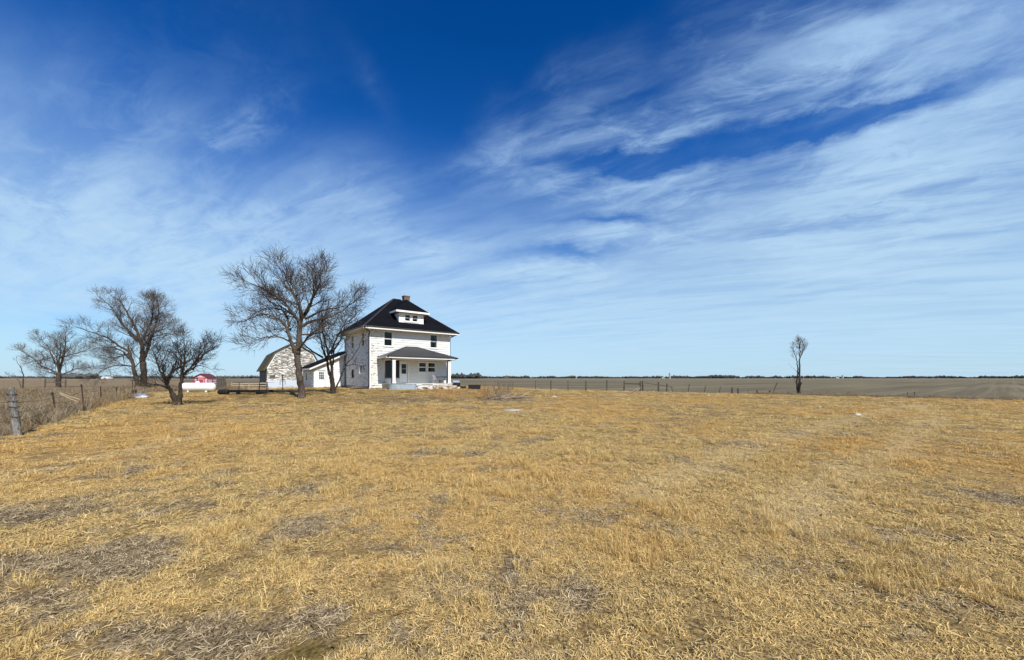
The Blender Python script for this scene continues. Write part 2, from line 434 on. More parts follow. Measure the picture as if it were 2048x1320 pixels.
fld = mixc((rows*.6+rows2*.4).ss(.36,.66), (.105,.090,.054), (.235,.195,.120))
fld = mixc(big.ss(.5,.72)*.6, fld, (.165,.150,.080))
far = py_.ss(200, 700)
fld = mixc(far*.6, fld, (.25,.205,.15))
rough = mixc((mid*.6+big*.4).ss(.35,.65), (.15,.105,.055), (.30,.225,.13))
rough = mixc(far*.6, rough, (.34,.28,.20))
yard = mixc(pal*.5, yard, (.47,.37,.20))
yard = mixc(mos, yard, mixc(fine.ss(.35,.65), (.085,.058,.016), (.22,.155,.05)))
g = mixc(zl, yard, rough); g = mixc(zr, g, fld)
g = mixc(trk*(mid.ss(.3,.6)*.5+.5), g, (.40,.33,.22))
finish(g, .95, .08, fine*.7 + mid*1.5, .03, .7); MT['ground'] = m

# ================================================================ the land: one sheet out to the horizon
NA = 420
rr = [0.0]; r = 0.25
while r < 9000: rr.append(r); r = r*1.033 + 0.015
ang = np.linspace(0, 2*math.pi, NA, endpoint=False)
RR, AA = np.meshgrid(np.array(rr[1:]), ang, indexing='ij')
gx = np.concatenate([[0.0], (RR*np.sin(AA)).ravel()]); gy = np.concatenate([[0.0], (RR*np.cos(AA)).ravel()])
gh = height(gx, gy)
faces = [(0, 1+(k+1) % NA, 1+k) for k in range(NA)]
for i in range(len(rr)-2):
    b0, b1 = 1+i*NA, 1+(i+1)*NA
    faces += [(b0+k, b0+(k+1) % NA, b1+(k+1) % NA, b1+k) for k in range(NA)]
me = bpy.data.meshes.new('ground'); me.from_pydata(np.stack([gx, gy, gh], 1).tolist(), [], faces)
me.polygons.foreach_set('use_smooth', [True]*len(me.polygons))
zr_ = zone_r(gx, gy); zl_ = np.maximum(zone_l(gx, gy), back(gx, gy)*(1-zr_))
tk = sstep(.8, .3, np.abs(NR.x*gx+NR.y*gy-DR-.55)) * sstep(20, 27, gx) * (1-sstep(300, 600, np.hypot(gx, gy)))
for nm, val in (('tone', tone(gx, gy)), ('left_field', zl_), ('right_field', zr_), ('lush', lush(gx, gy)), ('track', tk), ('pale', pale(gx, gy)), ('moss', moss(gx, gy))):
    me.attributes.new(nm, 'FLOAT', 'POINT').data.foreach_set('value', np.asarray(val, np.float32))
me.materials.append(MT['ground'])
ground = bpy.data.objects.new('ground', me); COL.objects.link(ground)
bmg = bmesh.new(); bmg.from_mesh(me); bmesh.ops.recalc_face_normals(bmg, faces=bmg.faces)
if sum(f.normal.z for f in list(bmg.faces)[:50]) < 0: bmesh.ops.reverse_faces(bmg, faces=bmg.faces)
bmg.to_mesh(me); bmg.free()
tag(ground, 'mown dry yard and flat fields running out to the horizon', 'ground', kind='structure')

# ================================================================ farmhouse
HZ = 0.5                                    # land level at the house; heights below are world heights minus HZ
A = Vector((-14.05, 38.0, HZ)); WF, DP = 8.86, 8.5
def Ff(u, d, z): return (u, -d, z)          # front wall: u along it, d outwards
def Fl(u, d, z): return (-d, u, z)          # left wall
def intervals(u0, u1, z0, z1, holes):
    out = [(u0, u1)]
    for a, b, c, d in holes:
        if d <= z0 + 1e-4 or c >= z1 - 1e-4: continue
        nx = []
        for s, e in out:
            if b <= s or a >= e: nx.append((s, e)); continue
            if a > s: nx.append((s, a))
            if b < e: nx.append((b, e))
        out = nx
    return out
def wall(name, parent, F, u0, u1, z0, z1, holes, mt, d0=-.16, d1=0.0):
    """wall body with real openings"""
    zs = sorted({z0, z1} | {min(max(h[i], z0), z1) for h in holes for i in (2, 3)})
    m = MB()
    for a, b in zip(zs, zs[1:]):
        if b - a < 1e-3: continue
        for s, e in intervals(u0, u1, a, b, holes): m.fbox(F, s, e, d0, d1, a, b)
    return obj(name, m, mt, parent)
def siding(parent, F, u0, u1, z0, z1, step, holes, mt, rng, lim=None):
    """lapped boards, each one an object"""
    n = max(1, round((z1-z0)/step)); h = (z1-z0)/n
    for i in range(n):
        a, b = z0+i*h, z0+(i+1)*h
        zs = sorted({a, b} | {q for x in holes for q in (x[2], x[3]) if a+.02 < q < b-.02})
        for za, zb in zip(zs, zs[1:]):
            for s, e in intervals(u0, u1, za, zb, holes):
                cuts = [s]
                while e - cuts[-1] > 4.6: cuts.append(cuts[-1] + rng.uniform(2.2, 4.2))
                cuts.append(e)
                for p, q in zip(cuts, cuts[1:]):
                    if q - p < .03: continue
                    j = rng.uniform(-.002, .004); f = lambda z: .048 + j - .038*(z-a)/h
                    g = .003
                    p0, q0, p1, q1 = p+g, q-g, p+g, q-g
                    if lim:
                        p0, q0 = max(p0, lim(za)[0]), min(q0, lim(za)[1]); p1, q1 = max(p1, lim(zb)[0]), min(q1, lim(zb)[1])
                        if q0 - p0 < .05: continue
                        if q1 <= p1: p1 = q1 = (p1+q1)/2
                    t = zb + .004 if zb == b else zb
                    m = MB().hexa([F(p0,.001,za),F(q0,.001,za),F(q0,f(za),za),F(p0,f(za),za),F(p1,.001,t),F(q1,.001,t),F(q1,f(zb),t),F(p1,f(zb),t)])
                    obj('plank', m, mt, parent)
def window(parent, F, u0, u1, z0, z1, frame, split_at=.5, mull=0, curtain=False, sill=True, cw=.09, out=.06, grid=None):
    """casing proud of the wall, two sashes, panes set back"""
    m = MB()
    m.fbox(F, u0-cw, u0, -.10, out, z0-.02, z1+cw); m.fbox(F, u1, u1+cw, -.10, out, z0-.02, z1+cw)
    m.fbox(F, u0, u1, -.10, out, z1, z1+cw)
    w = obj('window', m, frame, parent)
    if sill: obj('sill', MB().fbox(F, u0-cw-.03, u1+cw+.03, -.10, out+.05, z0-.09, z0-.021), frame, w)
    zm = z0 + (z1-z0)*split_at; t = .05
    cols = [(u0 + (u1-u0)*k/(mull+1), u0 + (u1-u0)*(k+1)/(mull+1)) for k in range(mull+1)]
    for a, b in cols:
        for lo, hi, dd in ((z0, zm, -.05), (zm, z1, -.015)):
            if hi - lo < .05: continue
            s = MB().fbox(F, a, a+t, dd-.03, dd+.012, lo, hi).fbox(F, b-t, b, dd-.03, dd+.012, lo, hi)
            s.fbox(F, a+t, b-t, dd-.03, dd+.012, lo, lo+t).fbox(F, a+t, b-t, dd-.03, dd+.012, hi-t, hi)
            obj('sash', s, frame, w)
            obj('pane', MB().fbox(F, a+t, b-t, dd-.012, dd-.004, lo+t, hi-t), MT['glass'], w)
    if curtain:
        for a, b, sg in ((u0, u0+(u1-u0)*.48, 1), (u1-(u1-u0)*.48, u1, -1)):
            m = MB(); n = 14; rows_ = 7; base = 0
            for i in range(n+1):
                for k in range(rows_):
                    tz = k/(rows_-1); q = .35+.65*abs(tz-.45)/.55 if tz > .45 else .55
                    uu = (a if sg > 0 else b) + sg*(b-a)*(i/n)*q
                    m.v.append(F(uu, -.14 - .02*math.sin(i*2.2), z0 + (z1-z0)*tz))
            for i in range(n):
                for k in range(rows_-1):
                    m.f.append((i*rows_+k, (i+1)*rows_+k, (i+1)*rows_+k+1, i*rows_+k+1))
            obj('curtain', m, MT['curtain'], w, True)
    return w
rng = random.Random(5)
W2 = lambda a, b, c, d: (a, b, c-HZ, d-HZ)
house = thing('farmhouse', 'two-storey white farmhouse with black hip roof, front dormer and covered porch', 'house', A, PHI)
front_holes = [W2(1.43,2.28,4.86,6.30), W2(6.50,7.34,4.90,6.32), W2(1.62,2.92,1.67,3.34), W2(3.15,3.93,1.10,3.22), W2(5.18,6.04,2.25,3.27), W2(6.25,7.10,2.25,3.27)]
side_holes = [W2(1.62,2.37,4.90,6.25), W2(5.35,6.10,4.90,6.25), W2(1.55,3.20,2.10,2.95), W2(5.30,5.95,1.67,2.45)]
ZT = 6.52 - HZ
wf = wall('front_wall', house, Ff, 0, WF, 0, ZT, front_holes, MT['paint_front'])
siding(wf, Ff, .10, WF-.10, .12, ZT, .25, [(a-.09,b+.09,c-.09,d+.09) for a,b,c,d in front_holes], MT['paint_front'], rng)
wl = wall('side_wall', house, Fl, .161, DP, 0, ZT, side_holes, MT['paint_side'])
siding(wl, Fl, .10, DP-.10, .30, ZT, .25, [(a-.09,b+.09,c-.09,d+.09) for a,b,c,d in side_holes], MT['paint_side'], rng)
obj('foundation', MB().box(-.045, -.002, .2, DP-.02, -.3, .28), MT['concrete'], house)
obj('foundation', MB().box(0.0, 1.25, -.05, -.036, -.3, .11), MT['concrete'], house)
obj('back_wall', MB().box(0.161, WF-.161, DP-.16, DP, 0, ZT), MT['paint_side'], house)
obj('side_wall', MB().box(WF-.16, WF, .161, DP, 0, ZT), MT['paint_side'], house)
obj('interior_floor', MB().box(.17, WF-.17, .17, DP-.17, 3.05, 3.2), MT['room'], house)
obj('interior_floor', MB().box(.17, WF-.17, .17, DP-.17, .35, .55), MT['room'], house)
obj('partition', MB().box(.17, WF-.17, 3.4, 3.5, .56, 3.04), MT['room'], house)
obj('partition', MB().box(.17, WF-.17, 3.4, 3.5, 3.21, ZT-.01), MT['room'], house)
for x0, x1, y0, y1 in ((-.04,.098,-.04,.098), (WF-.098,WF+.04,-.04,.09), (-.04,.05,DP-.098,DP+.03)):
    obj('corner_board', MB().box(x0, x1, y0, y1, .05, ZT), MT['trim'], house)
window(house, Ff, *front_holes[0], MT['trim'])
window(house, Ff, *front_holes[1], MT['trim'], curtain=True)
window(house, Ff, *front_holes[2], MT['trim_dark'], split_at=1.0, mull=1, cw=.07)
window(house, Ff, *front_holes[4], MT['trim']); window(house, Ff, *front_holes[5], MT['trim'])
window(house, Fl, *side_holes[0], MT['trim_cream'], out=.05); window(house, Fl, *side_holes[1], MT['trim_cream'], out=.05)
window(house, Fl, *side_holes[2], MT['trim'], split_at=1.0, mull=1, out=.05); window(house, Fl, *side_holes[3], MT['trim_dark'], out=.05)
# front door with a tall two-part light
u0, u1, z0, z1 = front_holes[3]
def door(parent, F, u0, u1, z0, z1, pz0, pz1, mull_u=0, mull_z=1):
    cw = .09; s = .13
    m = MB().fbox(F, u0+.02, u0+s, -.09, -.04, z0, z1).fbox(F, u1-s, u1-.02, -.09, -.04, z0, z1)
    m.fbox(F, u0+s, u1-s, -.09, -.04, z0, pz0).fbox(F, u0+s, u1-s, -.09, -.04, pz1, z1)
    m.fbox(F, u0+s+.06, u1-s-.06, -.04, -.03, z0+.12, pz0-.14)
    d = obj('door', m, MT['door_white'], parent)
    c = MB().fbox(F, u0-cw, u0, -.1, .05, z0, z1+cw).fbox(F, u1, u1+cw, -.1, .05, z0, z1+cw).fbox(F, u0, u1, -.1, .05, z1, z1+cw)
    obj('door_frame', c, MT['trim'], d)
    obj('handle', MB().tube([F(u1-.08, -.04, z0+.95), F(u1-.08, .01, z0+.95), F(u1-.12, .015, z0+.95)], .014, 8), MT['black_metal'], d)
    us = [u0+s + (u1-u0-2*s)*k/(mull_u+1) for k in range(mull_u+2)]; zs = [pz0 + (pz1-pz0)*k/(mull_z+1) for k in range(mull_z+2)]
    for a, b in zip(us, us[1:]):
        for e, f in zip(zs, zs[1:]): obj('pane', MB().fbox(F, a+.012, b-.012, -.072, -.064, e+.015, f-.015), MT['glass'], d)
    g = MB()
    for a in us[1:-1]: g.fbox(F, a-.012, a+.012, -.085, -.045, pz0, pz1)
    for e in zs[1:-1]: g.fbox(F, us[0], us[-1], -.083, -.047, e-.015, e+.015)
    if g.v: obj('muntin', g, MT['door_white'], d)
    return d
door(house, Ff, u0, u1, z0, z1, z0+.95, z1-.16)
# main roof
OV = .8; E0 = 6.64-HZ; RT = 10.62-HZ
x0, x1, y0, y1 = -OV, WF+OV, -OV, DP+OV; cx, cy = WF/2, DP/2; rl = .40
m = MB(); m.v = [(x0,y0,E0),(x1,y0,E0),(x1,y1,E0),(x0,y1,E0),(cx-rl,cy,RT),(cx+rl,cy,RT),(x0,y0,E0-.07),(x1,y0,E0-.07),(x1,y1,E0-.07),(x0,y1,E0-.07)]
m.f = [(0,1,5,4),(1,2,5),(2,3,4,5),(3,0,4),(6,7,1,0),(7,8,2,1),(8,9,3,2),(9,6,0,3),(6,9,8,7)]
roof = obj('roof', m, MT['roof'], house)
for p, q in (((x0,y0,E0),(cx-rl,cy,RT)), ((x1,y0,E0),(cx+rl,cy,RT)), ((x0,y1,E0),(cx-rl,cy,RT)), ((cx-rl,cy,RT),(cx+rl,cy,RT))):
    obj('ridge_cap', MB().beam(p, q, .16, .05), MT['roof_cap_sheen'], roof)
obj('fascia', MB().box(x0-.02, x1+.02, y0-.035, y0-.003, E0-.24, E0-.015), MT['trim'], roof)
obj('fascia', MB().box(x0-.035, x0-.003, y0, y1, E0-.22, E0-.015), MT['trim_cream'], roof)
obj('fascia', MB().box(x1+.003, x1+.035, y0, y1, E0-.22, E0-.015), MT['trim_cream'], roof)
obj('soffit', MB().box(x0, x1, y0, y1, E0-.115, E0-.073), MT['trim_cream'], roof)
obj('gutter', MB().tube([(x0,y0-.08,E0-.02),(x1,y0-.08,E0-.02)], .055, 8), MT['black_metal'], roof)
obj('gutter', MB().tube([(x0-.08,y0,E0-.02),(x0-.08,y1,E0-.02)], .055, 8), MT['black_metal'], roof)
# chimney
c = (5.6, 4.45)
ch = obj('chimney', MB().box(c[0]-.33, c[0]+.33, c[1]-.33, c[1]+.33, 9.0-HZ, 11.02-HZ).box(c[0]-.37, c[0]+.37, c[1]-.37, c[1]+.37, 11.022-HZ, 11.16-HZ), MT['brick'], house)
obj('flue', MB().box(c[0]-.18, c[0]+.18, c[1]-.18, c[1]+.18, 11.162-HZ, 11.2-HZ), MT['black_metal'], ch)
# dormer
def Fd(u, d, z): return (u, .2-d, z)
ds, de, dz0, dz1 = 3.05, 5.81, 7.22-HZ, 8.44-HZ
dh = [W2(3.70,4.31,7.60,8.28), W2(4.53,5.14,7.60,8.28)]
dw = wall('dormer', house, Fd, ds, de, dz0, dz1, dh, MT['paint_shed'], d0=-.1)
siding(dw, Fd, ds, de, dz0+.2, dz1, .2, [(a-.07,b+.07,c_-.07,d+.07) for a,b,c_,d in dh], MT['paint_shed'], rng)
for h in dh: window(house, Fd, *h, MT['trim'], cw=.07, out=.05)
obj('dormer_side', MB().prism([(ds,.301,7.3-HZ),(ds,2.0,8.6-HZ),(ds,1.75,dz1),(ds,.301,dz1)], (.1,0,0)), MT['paint_shed'], house)
obj('dormer_side', MB().prism([(de-.1,.301,7.3-HZ),(de-.1,2.0,8.6-HZ),(de-.1,1.75,dz1),(de-.1,.301,dz1)], (.1,0,0)), MT['paint_shed'], house)
obj('dormer_back', MB().box(ds+.1, de-.1, 1.2, 1.25, dz0, dz1), MT['room'], house)
a0, a1, b0 = ds-.45, de+.45, .2-.5; DE = 8.62-HZ; mid_ = (ds+de)/2; yr = b0+1.85; DR_ = DE+1.55
m = MB(); m.v = [(a0,b0,DE),(a1,b0,DE),(a1,3.6,DE),(a0,3.6,DE),(mid_,yr,DR_),(mid_,3.9,DR_),(a0,b0,DE-.05),(a1,b0,DE-.05),(a1,3.6,DE-.05),(a0,3.6,DE-.05)]
m.f = [(0,1,4),(1,2,5,4),(3,0,4,5),(6,7,1,0),(7,8,2,1),(9,6,0,3),(6,9,8,7),(2,3,5),(8,9,3,2)]
dr = obj('dormer_roof', m, MT['roof'], house)
obj('fascia', MB().box(a0-.02, a1+.02, b0-.03, b0-.002, DE-.2, DE-.01), MT['trim'], dr)
obj('fascia', MB().box(a0-.03, a0-.002, b0, 1.7, DE-.2, DE-.01), MT['trim'], dr)
obj('fascia', MB().box(a1+.002, a1+.03, b0, 1.7, DE-.2, DE-.01), MT['trim'], dr)
obj('soffit', MB().box(a0, a1, b0, 1.6, DE-.11, DE-.052), MT['trim'], dr)
# porch
FZ = 1.0-HZ; PE = 3.72-HZ; PT = 4.88-HZ; pm = -2.68; ps0, ps1 = .72, 8.42; t0, t1 = 3.73, 5.03
pf = obj('porch_floor', MB().box(1.25, 7.85, -2.52, -.037, -.25, FZ), MT['concrete'], house)
obj('board', MB().box(1.2, 7.9, -2.58, -.037, FZ+.002, FZ+.05), MT['trim_cream'], pf)
m = MB(); e = PE-.05
m.v = [(ps0,-.037,PE),(ps0,pm,PE),(ps1,pm,PE),(ps1,-.037,PE),(t0,-.037,PT),(t1,-.037,PT),(ps0,-.037,e),(ps0,pm,e),(ps1,pm,e),(ps1,-.037,e)]
m.f = [(1,2,5,4),(0,1,4),(2,3,5),(0,4,5,3),(6,7,1,0),(7,8,2,1),(8,9,3,2),(9,6,0,3),(6,9,8,7)]
pr = obj('porch_roof', m, MT['porch_tin'], house)
n = 30
def zf(mm): return PE + (PT-PE)*(1 + mm/2.68)
for i in range(n):
    s = ps0 + .12 + (ps1-ps0-.24)*i/(n-1)
    top = -.05 if t0 <= s <= t1 else (pm*(1-(s-ps0)/(t0-ps0)) if s < t0 else pm*(1-(ps1-s)/(ps1-t1)))
    top = min(top, -.05)
    if top - pm < .1: continue
    obj('rib', MB().beam((s, pm-.01, zf(pm)+.008), (s, top, zf(top)+.008), .06, .055), MT['lit_tin_rib'], pr)
for i in range(9):
    mm = -.25 - 2.2*i/8
    hs = ps0 + (t0-ps0)*(1+mm/2.68)
    obj('rib', MB().beam((ps0, mm, PE+.008), (hs, mm, zf(mm)+.008), .06, .055), MT['lit_tin_rib'], pr)
for p, q in (((ps0,pm,PE),(t0,-.05,PT)), ((ps1,pm,PE),(t1,-.05,PT)), ((t0,-.06,PT),(t1,-.06,PT))):
    obj('ridge_cap', MB().beam(p, q, .14, .05), MT['porch_tin'], pr)
obj('fascia', MB().box(ps0-.01, ps1+.01, pm-.03, pm-.002, PE-.2, PE-.03), MT['trim'], pr)
obj('fascia', MB().box(ps0-.03, ps0-.002, pm, -.05, PE-.2, PE-.03), MT['trim'], pr)
obj('fascia', MB().box(ps1+.002, ps1+.03, pm, -.05, PE-.2, PE-.03), MT['trim'], pr)
obj('gutter', MB().tube([(ps0,pm-.07,PE-.03),(ps1,pm-.07,PE-.03)], .045, 8), MT['black_metal'], pr)
obj('ceiling', MB().box(ps0+.01, ps1-.01, pm+.01, -.04, PE-.12, PE-.055), MT['soffit'], pr)
bz0, bz1 = 3.36-HZ, PE-.122
pb = obj('porch_beam', MB().box(1.37, 7.66, -2.45, -2.2, bz0, bz1).box(1.37, 1.6, -2.199, -.04, bz0, bz1).box(7.43, 7.66, -2.199, -.04, bz0, bz1), MT['trim_cream'], house)
for s in (1.52, 7.52):
    p = obj('porch_post', MB().box(s-.15, s+.15, -2.475, -2.175, FZ+.052, bz0-.002), MT['trim'], house)
    obj('post_base', MB().box(s-.19, s+.19, -2.515, -2.135, FZ+.051, FZ+.2), MT['trim'], p)
    obj('post_cap', MB().box(s-.18, s+.18, -2.505, -2.145, bz0-.1, bz0-.003), MT['trim'], p)
# downspouts
def pipe(pts, r=.05): return obj('downspout', MB().tube(pts, r, 8), MT['black_metal'], house)
pipe([(x0+.02,y0-.06,E0-.08),(x0+.05,y0-.02,E0-.22),(-.02,-.12,E0-.48),(-.10,-.10,E0-.7),(-.10,-.10,.25),(-.18,-.10,.14),(-1.9,-.35,.05)], .062)
pipe([(x0-.06,y1-.1,E0-.08),(-.12,DP-.05,E0-.5),(-.10,DP-.06,.25),(-.2,DP-.1,.14),(-1.6,DP-.6,.05)], .05)
pipe([(ps0+.05,pm-.05,PE-.08),(1.25,-2.52,PE-.32),(1.32,-2.42,PE-.5),(1.32,-2.42,FZ+.1)], .05)
pipe([(ps1-.1,pm-.05,PE-.08),(7.30,-2.52,PE-.30),(7.28,-2.42,PE-.5),(7.28,-2.42,FZ+.1)], .05)
pipe([(x1-.1,y0-.06,E0-.08),(WF+.12,-.02,E0-.5),(WF+.1,.05,E0-.8),(WF+.1,.05,.2)], .05)
lamp = obj('porch_light', MB().lathe([(0,.05),(.03,.06),(.05,.10),(.12,.11),(.17,.05)], (5.9,-.35,PE-.125), (5.9,-.35,PE-.5), 12), MT['white_plastic'], house, True)

# ================================================================ low side building behind the house
C0 = A + Matrix.Rotation(PHI, 3, 'Z') @ Vector((-3.35, DP, -.06))
ob = thing('outbuilding', 'low white outbuilding with nine-pane door, joined to the house at its back corner', 'outbuilding', C0, PHI)
AH = 2.42; SL = (4.44-2.85)/3.35
def top(x): return AH + SL*x
dhole = [(.38, 1.14, .05, 2.02)]
w = obj('side_wall', MB().box(0, .14, .141, 6.4, 0, AH), MT['paint_side'], ob)
siding(w, Fl, .0, 6.4, .1, AH-.02, .25, [(3.9,4.4,.95,1.75)], MT['paint_side'], rng)
window(ob, Fl, 3.95, 4.35, 1.0, 1.7, MT['trim_dark'], cw=.05, out=.05)
fw = obj('front_wall', MB().prism([(0,0,0),(.38,0,0),(.38,0,2.02),(1.14,0,2.02),(1.14,0,0),(3.3,0,0),(3.3,0,top(3.3)),(0,0,AH)], (0,.14,0)), MT['paint_shed'], ob)
siding(fw, Ff, 0.02, 3.3, .1, top(3.25), .25, [(.29,1.23,.0,2.12)], MT['paint_shed'], rng, lim=lambda z: (max(.02, (z-AH)/SL), 3.3))
obj('front_wall', MB().box(3.3, 8.4, .03, .14, 0, AH), MT['paint_shed'], ob)
door(ob, Ff, .38, 1.14, .05, 2.02, 1.0, 1.85, 2, 2)
th = .12
def slab(xa, xb, za, zb, ya, yb, nm='roof', mt='roof'):
    return obj(nm, MB().hexa([(xa,ya,za),(xb,ya,zb),(xb,yb,zb),(xa,yb,za),(xa,ya,za+th),(xb,ya,zb+th),(xb,yb,zb+th),(xa,yb,za+th)]), MT[mt], ob)
slab(-.5, 3.28, top(-.5)+.02, top(3.28)+.02, -.45, 6.9); slab(3.28, 4.2, top(3.28)+.02, top(4.2)+.02, .05, 6.9); slab(4.2, 8.9, top(4.2)+.02, top(-.5)+.02, .05, 6.9)
obj('fascia', MB().hexa([(-.5,-.48,top(-.5)-.13),(3.25,-.48,top(3.25)-.13),(3.25,-.452,top(3.25)-.13),(-.5,-.452,top(-.5)-.13),(-.5,-.48,top(-.5)+.05),(3.25,-.48,top(3.25)+.05),(3.25,-.452,top(3.25)+.05),(-.5,-.452,top(-.5)+.05)]), MT['trim'], ob)
obj('fascia', MB().box(-.53, -.502, -.48, 6.9, top(-.5)-.12, top(-.5)+.06), MT['trim'], ob)
obj('meter_box', MB().box(1.75, 1.95, -.16, -.036, .75, 1.05).tube([(1.85,-.09,.75),(1.85,-.09,.1)], .025, 6), MT['galv'], ob)

# ================================================================ gambrel barn
B0 = Vector((-33.1, 52.0, gz(-33.1, 52.0) - .05))
barn = thing('barn', 'old gambrel-roofed barn with badly peeled white gable beyond the house', 'barn', B0, PHI)
PR = [(0,2.95),(1.05,5.02),(3.3,6.45),(5.55,5.02),(6.6,2.95)]; BW, BD = 6.6, 10.0
def half(z):
    if z <= 2.95: return 0.0
    if z <= 5.02: return 1.05*(z-2.95)/2.07
    return 1.05 + 2.25*(z-5.02)/1.43
bh = [(.35,.95,1.62,2.05), (2.95,3.55,5.1,5.75)]
gw = obj('gable_wall', MB().prism([(0,0.02,0),(BW,0.02,0),(BW,0.02,2.95)] + [(p[0],0.02,p[1]) for p in reversed(PR[:-1])], (0,.14,0)), MT['paint_barn'], barn)
siding(gw, Ff, 0, BW, 1.35, 6.40, .2, bh, MT['paint_barn'], rng, lim=lambda z: (half(min(z,6.44)), BW-half(min(z,6.44))))
lw = obj('base_wall', MB().box(-.03, BW+.03, -.045, .018, -.2, 1.34), MT['paint_barn_low'], barn)
for k in range(5): obj('plank', MB().box(-.03, BW+.03, -.062, -.046, .06+k*.25, .29+k*.25), MT['paint_barn_low'], lw)
window(barn, Ff, 1.55, 2.1, .72, 1.22, MT['wood_grey'], cw=.06, out=.09, sill=False)
for a, b, c_, d in bh:
    obj('opening_shade', MB().box(a, b, -.005, .015, c_, d), MT['wood_dark'], gw)  # dark panel painted as the shade inside, solid wall behind it
sw = obj('side_wall', MB().box(0, .14, .165, BD, 0, 2.95), MT['wood_grey'], barn)
k = 0.0
while k < BD-.1:
    ww = rng.uniform(.17,.24); j = rng.uniform(.012,.03)
    obj('plank', MB().box(-j, -.001, k+.006, min(k+ww, BD)-.006, 0, 2.95+rng.uniform(-.03,0)), MT['wood_grey'], sw); k += ww
obj('side_wall', MB().box(BW-.14, BW, .165, BD, 0, 2.95), MT['wood_grey'], barn)
obj('back_wall', MB().prism([(0,BD,0),(BW,BD,0),(BW,BD,2.95)] + [(p[0],BD,p[1]) for p in reversed(PR[:-1])], (0,-.14,0)), MT['wood_grey'], barn)
RP = [(-.32,2.62),(1.0,5.12),(3.3,6.58),(5.6,5.12),(6.92,2.62)]
for (xa,za),(xb,zb) in zip(RP, RP[1:]):
    nx, nz = (za-zb), (xb-xa); l_ = math.hypot(nx, nz); nx, nz = nx/l_*.1, nz/l_*.1
    sl = obj('roof_slope', MB().prism([(xa,-.28,za),(xb,-.28,zb),(xb+nx,-.28,zb+nz),(xa+nx,-.28,za+nz)], (0,BD+.56,0)), MT['barn_roof'], barn)
    q = int(l_/.22)
    for i in range(q):    # shingle courses
        f0, f1 = i/q, (i+1)/q - .005
        if xa < xb and zb > za: pass
        lo = f0 if zb > za else 1-f0; hi = f1 if zb > za else 1-f1
        p = (xa+(xb-xa)*lo+nx*1.02, za+(zb-za)*lo+nz*1.02); r_ = (xa+(xb-xa)*hi+nx*1.02, za+(zb-za)*hi+nz*1.02)
        obj('shingle_course', MB().prism([(p[0],-.29,p[1]),(r_[0],-.29,r_[1]),(p[0]+nx*.32,-.29,p[1]+nz*.32)], (0,BD+.58,0)), MT['barn_roof'], sl)
for (xa,za),(xb,zb) in zip(PR, PR[1:]):
    obj('rake_board', MB().beam((xa,-.07,za-.02),(xb,-.07,zb-.02), .03, .16, up=(0,1,0) if False else (0,0,1)), MT['trim'], barn)

